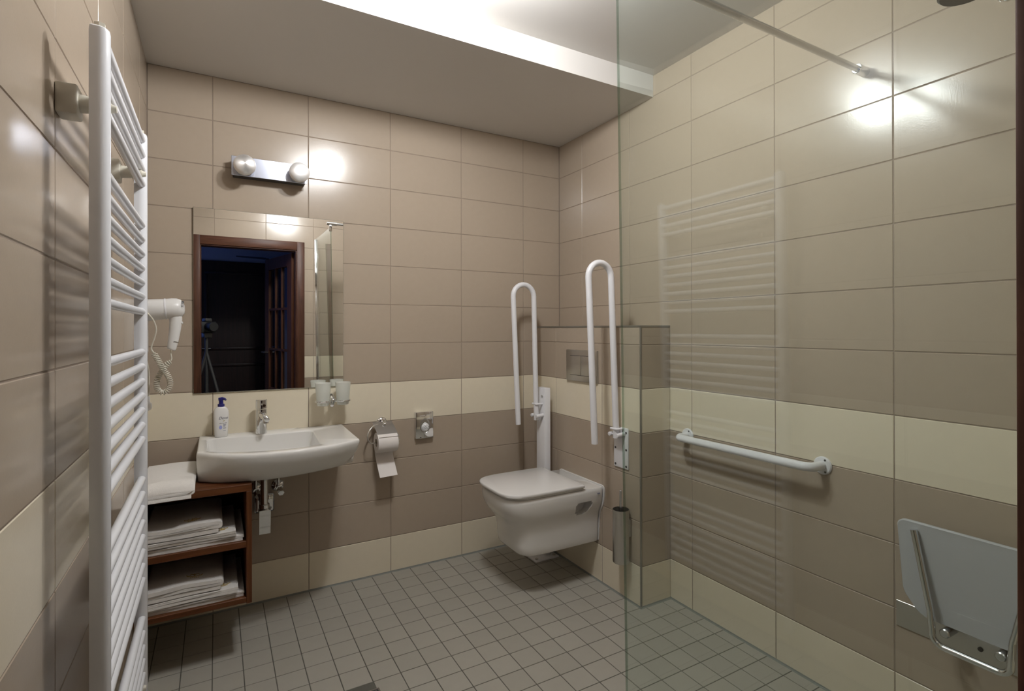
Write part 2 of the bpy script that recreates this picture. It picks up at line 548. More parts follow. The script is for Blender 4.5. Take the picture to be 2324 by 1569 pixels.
struct('wall_hall_right', bx(nb(), (HX1, HY, -0.1), (HX1 + 0.1, YF - 0.12, 2.65)), M['hallwall'])
# unseen glowing pane and frame added on the left to light the hall blue
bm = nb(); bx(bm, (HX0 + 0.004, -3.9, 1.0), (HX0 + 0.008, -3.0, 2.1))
hall_glow = struct('hall_glow_1', bm, emit('added_blue_pane', (0.12, 0.28, 1.0), HALL_BLUE)); hall_glow.data.materials[0].cycles.emission_sampling = 'NONE'
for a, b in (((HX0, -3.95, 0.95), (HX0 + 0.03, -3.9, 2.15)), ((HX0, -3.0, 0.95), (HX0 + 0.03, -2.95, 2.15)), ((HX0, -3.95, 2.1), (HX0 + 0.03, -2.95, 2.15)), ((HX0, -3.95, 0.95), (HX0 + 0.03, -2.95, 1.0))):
    obj('glow_frame', bx(nb(), a, b, 0.003, 1), M['doorwood'], hall_glow)
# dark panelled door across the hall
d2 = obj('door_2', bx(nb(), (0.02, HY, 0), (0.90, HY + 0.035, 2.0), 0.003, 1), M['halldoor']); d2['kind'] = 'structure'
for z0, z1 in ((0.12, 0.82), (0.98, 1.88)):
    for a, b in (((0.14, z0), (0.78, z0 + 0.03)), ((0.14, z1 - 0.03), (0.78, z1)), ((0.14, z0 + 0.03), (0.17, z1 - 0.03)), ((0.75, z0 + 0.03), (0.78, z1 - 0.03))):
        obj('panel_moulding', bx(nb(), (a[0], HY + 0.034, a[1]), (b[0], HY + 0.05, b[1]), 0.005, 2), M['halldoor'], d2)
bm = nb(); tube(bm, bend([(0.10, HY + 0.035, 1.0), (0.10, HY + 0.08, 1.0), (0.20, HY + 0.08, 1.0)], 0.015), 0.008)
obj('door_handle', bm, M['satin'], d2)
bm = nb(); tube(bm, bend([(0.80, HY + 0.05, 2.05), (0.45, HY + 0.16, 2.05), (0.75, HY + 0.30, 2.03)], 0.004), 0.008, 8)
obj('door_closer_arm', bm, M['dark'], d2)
# glazed door leaf standing open into the hall
HG = Vector((0.885, YF - 0.13, 0.0)); dirv = Vector((-0.17, -0.745, 0)).normalized(); nrm = Vector((dirv.y, -dirv.x, 0))
def leaf_box(s0, s1, z0, z1, t=0.02, bev=0.002):
    b = nb(); bx(b, (s0, -t, z0), (s1, t, z1), bev, 1)
    T = Matrix(((dirv.x, nrm.x, 0, HG.x), (dirv.y, nrm.y, 0, HG.y), (0, 0, 1, 0), (0, 0, 0, 1)))
    bmesh.ops.transform(b, matrix=T, verts=b.verts[:])
    return b
d1 = obj('door_1', leaf_box(0.0, 0.115, 0.01, 1.945), M['doorwood']); d1['kind'] = 'structure'
obj('stile', leaf_box(0.645, 0.76, 0.01, 1.945), M['doorwood'], d1)
obj('rail', leaf_box(0.115, 0.645, 1.83, 1.945), M['doorwood'], d1)
obj('rail', leaf_box(0.115, 0.645, 0.01, 0.22), M['doorwood'], d1)
cw, rh = 0.53 / 3, 1.61 / 4
for i in (1, 2):
    obj('glazing_bar', leaf_box(0.115 + i * cw - 0.011, 0.115 + i * cw + 0.011, 0.22, 1.83, 0.016), M['doorwood'], d1)
for j in (1, 2, 3):
    obj('glazing_bar', leaf_box(0.115, 0.645, 0.22 + j * rh - 0.011, 0.22 + j * rh + 0.011, 0.0155), M['doorwood'], d1)
for i in range(3):
    for j in range(4):
        obj('pane', leaf_box(0.115 + i * cw + 0.011, 0.115 + (i + 1) * cw - 0.011, 0.22 + j * rh + 0.011, 0.22 + (j + 1) * rh - 0.011, 0.002, 0), M['doorpane'], d1)
bm = leaf_box(0.66, 0.76, 0.98, 1.0, 0.06, 0.005)
obj('door_handle', bm, M['satin'], d1)

# ------------------------------------------------------------------ ceiling lamp (above the frame)
lamp = thing('ceiling_lamp', 'white ceiling lamp with two opal globes above the middle of the floor', 'lamp', (0.885, -1.315, ZU))
bm = nb(); cyl(bm, (0.885, -1.315, ZU), (0.885, -1.315, ZU - 0.02), 0.09, bev=0.004); obj('canopy', bm, M['opal'], lamp)
for p, st in (((0.95, -1.23, 2.415), LAMP_A), ((0.82, -1.40, 2.415), LAMP_B)):
    bm = nb(); tube(bm, [(0.885, -1.315, ZU - 0.014), (p[0], p[1], ZU - 0.014)], 0.008); obj('arm', bm, M['opal'], lamp)
    bm = nb(); sphere(bm, p, 0.045, 24, 14); obj('globe', bm, emit('lit_opal_globe', LAMP_COL, st), lamp)
    bm = nb(); cyl(bm, (p[0], p[1], p[2] + 0.042), (p[0], p[1], ZU - 0.002), 0.022); obj('socket', bm, M['opal'], lamp)


# ------------------------------------------------------------------ towel radiator on the left wall
RX, RY0, RY1 = 0.071, -1.483, -0.900
rad = thing('towel_radiator', 'tall white ladder towel radiator with horizontal rungs on the left wall', 'radiator', (RX, -1.19, 0.1))
def d_section(cx, cy):
    pts = [(cx - 0.013, cy - 0.018), (cx - 0.013, cy + 0.018)]
    for k in range(13):
        a = PI / 2 - PI * k / 12
        pts.append((cx - 0.002 + 0.018 * math.cos(a), cy + 0.018 * math.sin(a)))
    return pts
for cy in (RY0, RY1):
    sec = d_section(RX, cy)
    def L(z, s=1.0):
        return [Vector((RX + (x - RX) * s, cy + (y - cy) * s, z)) for x, y in sec]
    bm = nb(); loft(bm, [L(0.10, 0.8), L(0.106), L(1.790), L(1.797, 0.93), L(1.800, 0.75)])
    post = obj('post', bm, M['enamel'], rad)
    bm = nb(); cyl(bm, (RX, cy, 1.799), (RX, cy, 1.809), 0.009, n=6)
    obj('vent_plug', bm, M['ivory'], post)
RUNGS = [1.8036, 1.7592, 1.7173, 1.6754, 1.5576, 1.5152, 1.474, 1.4329, 1.3917, 1.3513, 1.308, 1.1914, 1.1496, 1.1074, 1.0658, 1.0235, 0.9812, 0.9403,
         0.8251, 0.7829, 0.742, 0.7011, 0.659, 0.6175, 0.576, 0.5355, 0.423, 0.3822, 0.3414, 0.302, 0.2619, 0.221, 0.180, 0.140]
bm = nb(); cyl(bm, (RX + 0.003, RY0 + 0.006, 0), (RX + 0.003, RY1 - 0.006, 0), 0.0098, n=16)
bmesh.ops.translate(bm, verts=bm.verts[:], vec=-WL[rad.name] + Vector((0, 0, 0.1)))
rung_me = mesh_of(bm, 'rung', M['enamel'])
for z in [1.2547 + (q_ - 1.2547) * 0.957 for q_ in RUNGS]:
    o = bpy.data.objects.new('rung', rung_me); COL.objects.link(o); o.parent = rad; o.location = (0, 0, z - 0.1)
for cy, zz in ((-1.425, 1.678), (-0.945, 1.678), (-1.425, 0.285), (-0.945, 0.285)):
    bm = nb(); bx(bm, (0.0, cy - 0.024, zz - 0.028), (0.033, cy + 0.024, zz + 0.028), 0.004)
    bk = obj('wall_bracket', bm, M['ivory'], rad)
    bm = nb(); cyl(bm, (0.032, cy, zz), (RX + 0.008, cy, zz), 0.017, 0.012, n=16)
    obj('bracket_neck', bm, M['ivory'], bk)
    bm = nb(); cyl(bm, (RX + 0.008, cy, zz), (RX + 0.017, cy, zz), 0.009, 0.006, n=16)
    obj('clamp_button', bm, M['ivory'], bk)

# ------------------------------------------------------------------ mirror light
ml = thing('mirror_light', 'brushed aluminium wall light with two round lamps above the mirror', 'wall light', (0.47, 0, 1.985))
bm = nb(); bx(bm, (0.318, 0.0, 1.942), (0.620, -0.056, 2.020), 0.001, 1); obj('mounting_box', bm, M['dark'], ml)
bm = nb(); bx(bm, (0.312, -0.056, 1.939), (0.626, -0.061, 2.024), 0.001, 1); obj('face_plate', bm, M['alu'], ml)
for gx in (0.363, 0.586):
    bm = nb(); lathe(bm, [(0.036, -0.061), (0.037, -0.066), (0.034, -0.080), (0.031, -0.106)], (gx, 0, 1.976), 'y', 32)
    g = obj('lamp_glass', bm, M['frost'], ml)
    bm = nb(); lathe(bm, [(0.034, -0.100), (0.0425, -0.104)] + [(0.0445 * math.cos(PI / 2 * k / 12) + 0.0002, -0.108 - 0.036 * math.sin(PI / 2 * k / 12)) for k in range(13)], (gx, 0, 1.976), 'y', 48)
    obj('reflector_cap', bm, M['lampcap'], g, 60)

# ------------------------------------------------------------------ mirror
mr = thing('wall_mirror', 'frameless rectangular mirror above the washbasin', 'mirror', (0.484, 0, 1.383))
# hangs a touch out of plumb: the top stands off the wall
def mir_box(y0, y1, x0, x1, z0, z1):
    b = nb(); bx(b, (x0, y0, z0), (x1, y1, z1), 0.0008, 1)
    for v in b.verts:
        v.co.y -= 0.004 + (v.co.z - 0.975) * 0.0055
    return b
obj('mirror_pane', mir_box(-0.0045, -0.0005, 0.167, 0.800, 0.978, 1.790), M['mirror'], mr, 0)
obj('pane_edge', mir_box(0.0, 0.0022, 0.1655, 0.8015, 0.9765, 1.7915), M['glassedge'], mr, 0)
obj('spacer', bx(nb(), (0.20, 0.0, 1.0), (0.76, -0.003, 1.2)), M['dark'], mr, 0)

# ------------------------------------------------------------------ washbasin
wb = thing('washbasin', 'white ceramic washbasin with bowed front and shelf on its right side', 'washbasin', (0.49, -0.2, 0.672))
def poly_round(pts, rads, seg=7):
    out = []
    n = len(pts)
    for i in range(n):
        a, b, c = Vector((*pts[i - 1], 0)), Vector((*pts[i], 0)), Vector((*pts[(i + 1) % n], 0))
        if rads[i] <= 0:
            out.append((b.x, b.y)); continue
        q = bend([a, b, c], rads[i], seg)[1:-1]
        out += [(p.x, p.y) for p in q]
    return out
def ray_poly(c, ang, poly):
    dx, dy = math.cos(ang), math.sin(ang)
    best = None
    n = len(poly)
    for i in range(n):
        x1, y1 = poly[i][0] - c[0], poly[i][1] - c[1]; x2, y2 = poly[(i + 1) % n][0] - c[0], poly[(i + 1) % n][1] - c[1]
        ex, ey = x2 - x1, y2 - y1
        den = dx * ey - dy * ex
        if abs(den) < 1e-12: continue
        t = (x1 * ey - y1 * ex) / den; s = (x1 * dy - y1 * dx) / den
        if t > 0 and -1e-9 <= s <= 1 + 1e-9 and (best is None or t > best):
            best = t
    return best
ft_ = [(p.x, p.y) for p in spline([(0.187, -0.352, 0), (0.238, -0.412, 0), (0.309, -0.466, 0), (0.411, -0.498, 0), (0.534, -0.504, 0), (0.67, -0.474, 0), (0.788, -0.408, 0)], 5)]
fb_ = [(p.x, p.y) for p in spline([(0.192, -0.335, 0), (0.267, -0.392, 0), (0.385, -0.428, 0), (0.478, -0.434, 0), (0.579, -0.416, 0), (0.69, -0.376, 0), (0.776, -0.322, 0)], 5)]
outer = poly_round([(0.797, 0.0), (0.187, 0.0)] + ft_, [0.0, 0.0, 0.016] + [0] * (len(ft_) - 2) + [0.02])
lower = poly_round([(0.780, 0.0), (0.190, 0.0)] + fb_, [0.0, 0.0, 0.016] + [0] * (len(fb_) - 2) + [0.02])
inner = poly_round([(0.640, -0.112), (0.219, -0.094), (0.226, -0.352)] + [(p.x, p.y) for p in spline([(0.27, -0.388, 0), (0.34, -0.424, 0), (0.44, -0.452, 0), (0.54, -0.456, 0), (0.622, -0.438, 0)], 4)], [0.02, 0.022, 0.02] + [0] * 16 + [0.03])
BC = (0.43, -0.22)
angs = [2 * PI * (k + 0.37) / 360 for k in range(360)]
ro = [ray_poly(BC, a, outer) for a in angs]; ri = [ray_poly(BC, a, inner) for a in angs]; rl_ = [ray_poly(BC, a, lower) for a in angs]
TZ = 0.790
loops = []
for z, t, d in ((0.672, 0.0, -0.03), (0.672, 0.0, -0.006), (0.674, 0.02, -0.001), (0.680, 0.14, 0), (0.70, 0.46, 0), (0.725, 0.73, 0), (0.75, 0.90, 0), (0.772, 0.985, 0), (0.780, 1.0, -0.0005), (0.7855, 1.0, -0.002), (0.789, 1.0, -0.005), (TZ, 1.0, -0.009)):
    L = []
    for a, r0, r1 in zip(angs, rl_, ro):
        r = r0 + (r1 - r0) * t + d
        L.append(Vector((BC[0] + math.cos(a) * r, min(0.0, BC[1] + math.sin(a) * r + (0.01 if math.sin(a) > 0.8 else 0)), z)))
    loops.append(L)
for z, d in ((TZ, 0.004), (TZ - 0.0015, 0.0012), (TZ - 0.005, 0.0), (TZ - 0.03, -0.004), (TZ - 0.080, -0.012), (TZ - 0.096, -0.022), (TZ - 0.101, -0.045), (TZ - 0.103, -0.09)):
    loops.append([Vector((BC[0] + math.cos(a) * max(0.01, r + d), BC[1] + math.sin(a) * max(0.01, r + d), z)) for a, r in zip(angs, ri)])
bm = nb(); loft(bm, loops)
basin = obj('basin', bm, M['porcelain'], wb, 50)
bm = nb(); cyl(bm, (0.43, -0.22, TZ - 0.1045), (0.43, -0.22, TZ - 0.098), 0.03, n=32, bev=0.002); obj('drain_plug', bm, M['chrome'], wb)
bm = nb(); bx(bm, (0.643, -0.29, TZ - 0.032), (0.6475, -0.265, TZ - 0.014), 0.002); obj('overflow_slot', bm, M['dark'], wb)
bm = nb(); bx(bm, (0.752, -0.045, TZ - 0.0004), (0.775, -0.041, TZ + 0.0003)); obj('maker_mark', bm, M['inkgrey'], wb, 0)

# ------------------------------------------------------------------ tap
FX, FY = 0.430, -0.068
fc = thing('basin_tap', 'chrome cylindrical single lever mixer tap on the washbasin', 'tap', (FX, FY, TZ))
bm = nb(); cyl(bm, (FX, FY, TZ), (FX, FY, TZ + 0.110), 0.0235, n=40, bev=0.0015); obj('tap_body', bm, M['chrome'], fc)
bm = nb(); cyl(bm, (FX, FY, TZ + 0.112), (FX, FY, TZ + 0.152), 0.0245, n=40, bev=0.002); hd = obj('lever_cap', bm, M['chrome'], fc)
bm = nb(); tube(bm, [(FX + 0.002, FY - 0.022, TZ + 0.133), (FX + 0.006, FY - 0.040, TZ + 0.131), (FX + 0.007, FY - 0.058, TZ + 0.131)], 0.004, 12, rads=[0.0055, 0.0045, 0.0065]); obj('lever_pin', bm, M['chrome'], hd)
bm = nb(); tube(bm, [(FX, FY - 0.012, TZ + 0.086), (FX + 0.005, FY - 0.045, TZ + 0.084), (FX + 0.012, FY - 0.085, TZ + 0.078), (FX + 0.016, FY - 0.102, TZ + 0.074)], 0.014, 16, rads=[0.015, 0.0145, 0.0135, 0.010]); sp = obj('spout', bm, M['chrome'], fc)
bm = nb(); cyl(bm, (FX + 0.012, FY - 0.088, TZ + 0.070), (FX + 0.012, FY - 0.088, TZ + 0.058), 0.011, n=20); obj('aerator', bm, M['chrome'], sp)

# ------------------------------------------------------------------ soap bottle
BX, BY = 0.272, -0.066
sb = thing('soap_bottle', 'white pump soap bottle with navy pump standing on the washbasin', 'soap bottle', (BX, BY, TZ))
ROT = math.radians(12)
def ell(rx, ry, z, n=40):
    out = []
    for k in range(n):
        a = 2 * PI * k / n
        x, y = rx * math.copysign(abs(math.cos(a)) ** 0.85, math.cos(a)), ry * math.copysign(abs(math.sin(a)) ** 0.85, math.sin(a))
        out.append(Vector((BX + x * math.cos(ROT) - y * math.sin(ROT), BY + x * math.sin(ROT) + y * math.cos(ROT), TZ + z)))
    return out
prof = [(0.0225, 0.013, 0.0), (0.025, 0.0155, 0.003), (0.0265, 0.017, 0.03), (0.0295, 0.019, 0.075), (0.0303, 0.0195, 0.095), (0.029, 0.019, 0.112), (0.024, 0.017, 0.124), (0.016, 0.014, 0.131), (0.011, 0.011, 0.133)]
bm = nb(); loft(bm, [ell(a, b, z) for a, b, z in prof]); bottle = obj('bottle', bm, M['lid'], sb, 60)
bm = nb(); lathe(bm, [(0.0125, 0.128), (0.0135, 0.130), (0.0135, 0.143), (0.009, 0.1445), (0.0085, 0.158), (0.0105, 0.159), (0.0105, 0.166), (0.008, 0.1685)], (BX, BY, TZ), 'z', 24); pump = obj('pump', bm, M['blue'], sb)
bm = nb(); tube(bm, [(BX - 0.010, BY - 0.002, TZ + 0.1665), (BX + 0.004, BY - 0.004, TZ + 0.168), (BX + 0.014, BY - 0.010, TZ + 0.165), (BX + 0.018, BY - 0.014, TZ + 0.1605)], 0.005, 12, rads=[0.004, 0.0058, 0.0052, 0.0035]); obj('nozzle', bm, M['blue'], pump)
def skin_r(z):
    for (a, b, z0), (a2, b2, z1) in zip(prof[:-1], prof[1:]):
        if z0 <= z <= z1:
            t = (z - z0) / (z1 - z0)
            return a + (a2 - a) * t, b + (b2 - b) * t
    return prof[0][:2]
def wrap(pts, faces, name, m, cx, cz):
    """print flat lettering on the bottle's front"""
    b = nb(); vs = []
    for u, v in pts:
        x = cx + u; z = cz + v
        a, bb = skin_r(z)
        s = max(0.0, 1 - min(1, abs(x) / a) ** (2 / 0.85)) ** (0.85 / 2)
        y = -bb * s - 0.0006
        vs.append(b.verts.new((BX + x * math.cos(ROT) - y * math.sin(ROT), BY + x * math.sin(ROT) + y * math.cos(ROT), TZ + z)))
    for f in faces:
        try: b.faces.new([vs[i] for i in f])
        except ValueError: pass
    return obj(name, b, m, bottle, 0)
v, f = text_points('Dove', 0.0165, 0.35, 0.0); wrap(v, f, 'lettering', M['ink'], 0.004, 0.084)
v, f = text_points('Beauty Cream Wash', 0.0034, 0.0, 0.00012); wrap(v, f, 'lettering', M['ink'], 0.004, 0.062)
lf = [(0.005 * math.sin(PI * t) * 0.35 * s + (t - 0.5) * 0.008, (t - 0.5) * 0.003 + 0.0022 * math.sin(PI * t) * s) for s, ts in ((1, [k / 8 for k in range(9)]), (-1, [1 - k / 8 for k in range(1, 8)])) for t in ts]
wrap(lf, [tuple(range(len(lf)))], 'gold_leaf_mark', M['leaf'], 0.006, 0.0715)
bl = [(0.0062 * math.cos(2 * PI * k / 20), 0.0085 * math.sin(2 * PI * k / 20)) for k in range(20)]
wrap(bl, [tuple(range(20))], 'lilac_print', M['inkblue'], -0.0058, 0.044)
for j, (z, wd) in enumerate(((0.056, 0.012), (0.053, 0.011), (0.050, 0.0095), (0.0475, 0.008), (0.042, 0.011), (0.039, 0.012), (0.029, 0.011))):
    wrap([(0, -0.0008), (wd, -0.0008), (wd, 0.0008), (0, 0.0008)], [(0, 1, 2, 3)], 'fine_print', M['inkgrey'], 0.004, z)

# ------------------------------------------------------------------ shelf cabinet under the basin
CY, CX1, CZ0, CZ1 = -0.457, 0.371, 0.222, 0.672
cb = thing('shelf_cabinet', 'dark brown wooden open shelf unit hung under the washbasin', 'cabinet', (0.19, -0.22, CZ0))
obj('top_board', bx(nb(), (0.004, CY, CZ1 - 0.027), (CX1, -0.002, CZ1), 0.0012, 1), M['wood'], cb)
obj('side_board', bx(nb(), (CX1 - 0.019, CY, CZ0), (CX1, -0.002, CZ1 - 0.027), 0.0012, 1), M['woodv'], cb)
obj('side_board', bx(nb(), (0.004, CY, CZ0), (0.022, -0.002, CZ1 - 0.027), 0.0012, 1), M['woodv'], cb)
obj('shelf_board', bx(nb(), (0.022, CY + 0.001, 0.434), (CX1 - 0.019, -0.02, 0.458), 0.0012, 1), M['wood'], cb)
obj('bottom_board', bx(nb(), (0.022, CY, CZ0 + 0.004), (CX1 - 0.019, -0.002, CZ0 + 0.024), 0.0012, 1), M['wood'], cb)
obj('back_board', bx(nb(), (0.022, -0.010, CZ0 + 0.024), (CX1 - 0.019, -0.002, CZ1 - 0.027)), M['wood'], cb)

# ------------------------------------------------------------------ towels
def towel(name, label, group, x0, x1, y0, y1, z0, layers, t, seed, emblem=None, droop=0.0, wave=0.0012):
    rg = random.Random(seed)
    R = t * 0.52
    path = []
    for k in range(layers):
        z = z0 + t * 0.5 + k * t * 1.04
        xs = [x0 + R + (x1 - rg.uniform(0, 0.006) - x0 - R) * i / 14 for i in range(15)]
        if k % 2 == 0: xs = xs[::-1]
        path += [(x, z) for x in xs]
        if k < layers - 1:
            zc = z + t * 0.52
            left = (k % 2 == 0)
            for i in range(1, 8):
                a = PI * i / 8
                if left: path.append((x0 + R - R * math.sin(a), zc - R * math.cos(a)))
                else: path.append((xs[-1] + R * math.sin(a), zc - R * math.cos(a)))
    # ribbon with thickness, extruded towards the wall
    th = t * 0.47
    nrmls = []
    for i in range(len(path)):
        a = path[max(i - 1, 0)]; b = path[min(i + 1, len(path) - 1)]
        dx, dz = b[0] - a[0], b[1] - a[1]; l = math.hypot(dx, dz) or 1
        nrmls.append((-dz / l, dx / l))
    sec = [(p[0] + n[0] * th, p[1] + n[1] * th) for p, n in zip(path, nrmls)] + [(p[0] - n[0] * th, p[1] - n[1] * th) for p, n in reversed(list(zip(path, nrmls)))]
    ztop = z0 + t * layers * 1.04
    ny = 16
    ph = rg.uniform(0, 6)
    def lift(x, y, z):
        w = (z - z0) / (ztop - z0)
        return w * wave * (math.sin(9 * x / 0.3 + ph) + 0.8 * math.sin(14 * (y - y0) / 0.3 + ph * 2) * math.sin(8 * x + ph))
    loops = []
    for j in range(ny + 1):
        y = y0 + (y1 - y0) * j / ny
        L = []
        for x, z in sec:
            edge = 0.0025 * math.sin(40 * z * 7 + ph) + 0.003 * math.sin(22 * x + ph)
            yy = y + edge * (1 if j == 0 else 0.6 if j == 1 else 0)
            dr = -droop * max(0.0, (CY + 0.02 - y) / 0.03) ** 1.5 if droop and y < CY + 0.02 else 0
            L.append(Vector((x, yy, max(z + lift(x, y, z) + dr, z0 + dr + 0.0003))))
        loops.append(L)
    tw = thing(name, label, 'towel', ((x0 + x1) / 2, (y0 + y1) / 2, z0), group)
    b = nb(); loft(b, loops)
    obj('folded_cloth', b, M['terry'], tw, 60)
    if emblem:
        ex, ey, s = emblem
        zt = z0 + t * 0.5 + (layers - 1) * t * 1.04 + th
        def on(x, y): return Vector((x, y, zt + lift(x, y, zt) + 0.0004))
        b = nb()
        tube(b, [on(ex + s * math.cos(a), ey - s * 0.55 * math.sin(a)) for a in [PI * (k / 12) for k in range(13)]], 0.0014, 6)
        tube(b, [on(ex, ey + s * 0.2), on(ex, ey - s * 0.2), on(ex, ey - s * 0.55)], 0.0016, 6)
        for sx in (-1, 1):
            tube(b, [on(p.x, p.y) for p in spline([(ex, ey - s * 0.15, 0), (ex + sx * s * 0.35, ey + s * 0.15, 0), (ex + sx * s * 0.6, ey - s * 0.12, 0)], 4)], 0.0012, 6)
        for k in range(5):
            xx = ex + s * (k - 2) * 0.24
            tube(b, [on(xx - 0.0025, ey - s * 0.85), on(xx + 0.0025, ey - s * 0.85)], 0.0012, 6)
        obj('embroidered_emblem', b, M['gold'], tw)
    return tw
TG = 'folded white towels'
towel('folded_towel', 'cream folded towel lying on top of the wooden shelf unit', TG, 0.012, 0.178, -0.478, -0.12, CZ1, 3, 0.0122, 1, None, 0.012, 0.002)
s1, s2 = 0.4585, CZ0 + 0.0245
towel('folded_towel', 'widest white bath towel at the bottom of the upper shelf stack', TG, 0.026, 0.345, -0.440, -0.10, s1, 2, 0.0095, 2)
towel('folded_towel', 'white bath towel in the middle of the upper shelf stack', TG, 0.028, 0.322, -0.446, -0.11, s1 + 0.0225, 2, 0.0095, 3, (0.270, -0.395, 0.021))
towel('folded_towel', 'smaller white hand towel on top of the upper shelf stack', TG, 0.030, 0.262, -0.441, -0.12, s1 + 0.045, 3, 0.0130, 4, (0.176, -0.370, 0.026), 0.0, 0.003)
towel('folded_towel', 'widest white bath towel at the bottom of the lower shelf stack', TG, 0.026, 0.347, -0.440, -0.10, s2, 2, 0.0095, 5)
towel('folded_towel', 'white bath towel in the middle of the lower shelf stack', TG, 0.028, 0.326, -0.446, -0.11, s2 + 0.0225, 2, 0.0095, 6, (0.278, -0.393, 0.021))
towel('folded_towel', 'smaller white hand towel on top of the lower shelf stack', TG, 0.030, 0.268, -0.441, -0.12, s2 + 0.045, 3, 0.0130, 7, (0.183, -0.367, 0.026), 0.0, 0.003)

# ------------------------------------------------------------------ trap and valves under the basin
tp = thing('basin_trap', 'chrome bottle trap hanging below the washbasin', 'trap', (0.436, -0.15, 0.368))
bm = nb(); cyl(bm, (0.436, -0.15, 0.478), (0.436, -0.15, 0.674), 0.015, n=24); obj('waste_pipe', bm, M['chrome'], tp)
bm = nb(); cyl(bm, (0.436, -0.15, 0.600), (0.436, -0.15, 0.625), 0.0195, n=24, bev=0.002); obj('pipe_nut', bm, M['chrome'], tp)
bm = nb(); cyl(bm, (0.436, -0.15, 0.477), (0.436, -0.15, 0.497), 0.021, n=24, bev=0.002); obj('pipe_nut', bm, M['chrome'], tp)
bm = nb(); bx(bm, (0.4125, -0.172, 0.368), (0.4595, -0.128, 0.477), 0.0015, 1)
for v_ in bm.verts:
    if v_.co.y < -0.15: v_.co.y -= (v_.co.z - 0.42) * 0.16      # cup face leans and mirrors the floor
obj('trap_cup', bm, M['chrome'], tp, 20)
bm = nb(); tube(bm, bend([(0.446, -0.13, 0.462), (0.446, -0.06, 0.462), (0.446, -0.002, 0.462)], 0.01), 0.016, 20); obj('outlet_pipe', bm, M['chrome'], tp)
bm = nb(); bx(bm, (0.405, -0.012, 0.416), (0.487, -0.0, 0.499), 0.010, 4); obj('wall_cover', bm, M['chrome'], tp)
for vx, lab in ((0.408, 'chrome angle valve beside the wooden shelf unit'), (0.503, 'chrome angle valve right of the basin trap')):
    av = thing('angle_valve', lab, 'valve', (vx, 0, 0.530), 'valves under the basin')
    bm = nb(); lathe(bm, [(0.028, 0.0), (0.028, -0.004), (0.022, -0.012), (0.010, -0.016)], (vx, 0, 0.530), 'y', 28); obj('rosette', bm, M['chrome'], av)
    bm = nb(); cyl(bm, (vx, -0.010, 0.530), (vx, -0.052, 0.530), 0.009, n=20); tube(bm, [(vx, -0.04, 0.530), (vx, -0.04, 0.575)], 0.007, 14); obj('valve_body', bm, M['chrome'], av)
    bm = nb(); cyl(bm, (vx + 0.004, -0.046, 0.524), (vx + 0.008, -0.078, 0.512), 0.0135, n=6); obj('valve_knob', bm, M['chrome'], av)
    bm = nb(); tube(bm, spline([(vx, -0.04, 0.57), (vx, -0.045, 0.62), (0.43 + (vx - 0.45) * 0.4, -0.062, 0.676)], 6), 0.0045, 10); obj('supply_hose', bm, M['steel'], av)

# ------------------------------------------------------------------ tumbler holder and tumblers
TX = 0.742
th = thing('tumbler_holder', 'chrome double tumbler holder on the cream tiles right of the mirror', 'holder', (TX, 0, 0.918))
bm = nb(); lathe(bm, [(0.022, 0.0), (0.023, -0.004), (0.019, -0.012), (0.012, -0.020), (0.010, -0.045)], (TX, 0, 0.922), 'y', 28); obj('wall_rosette', bm, M['chrome'], th)
bm = nb(); sphere(bm, (TX, -0.058, 0.915), 0.014, 20, 12); obj('centre_boss', bm, M['chrome'], th)
bm = nb(); cyl(bm, (TX - 0.004, -0.062, 0.908), (TX - 0.010, -0.085, 0.894), 0.011, 0.009, n=20, bev=0.002); obj('end_knob', bm, M['chrome'], th)
for cxp in (0.693, 0.784):
    bm = nb(); tube(bm, [(cxp + 0.0335 * math.cos(2 * PI * k / 40), -0.078 + 0.0335 * math.sin(2 * PI * k / 40), 0.916) for k in range(41)], 0.0042, 10, False); obj('ring', bm, M['chrome'], th)
tb0 = None
for cxp, lab in ((0.693, 'frosted glass tumbler in the left ring below the mirror'), (0.784, 'frosted glass tumbler in the right ring below the mirror')):
    bm = nb(); lathe(bm, [(0.022, 0.896), (0.0265, 0.898), (0.0295, 0.916), (0.0345, 0.985), (0.0362, 1.003), (0.0348, 1.004), (0.0333, 1.001), (0.028, 0.925), (0.025, 0.904), (0.012, 0.902)], (cxp, -0.078, 0), 'z', 36)
    o = single('glass_tumbler', bm, M['frost'], lab, 'tumbler', 'frosted tumblers')

# ------------------------------------------------------------------ toilet paper holder and roll
hx = 0.992
ph_ = thing('paper_holder', 'chrome toilet paper holder with hinged cover beside the washbasin', 'paper holder', (hx, 0, 0.75))
bm = nb(); lathe(bm, [(0.026, 0.0), (0.026, -0.005), (0.021, -0.010), (0.012, -0.014)], (hx, 0, 0.781), 'y', 32); ros = obj('wall_rosette', bm, M['chrome'], ph_)
bm = nb(); cyl(bm, (hx, -0.010, 0.781), (hx + 0.003, -0.045, 0.776), 0.009, n=18); sphere(bm, (hx + 0.003, -0.046, 0.776), 0.0125, 20, 12); obj('mounting_stud', bm, M['chrome'], ph_)
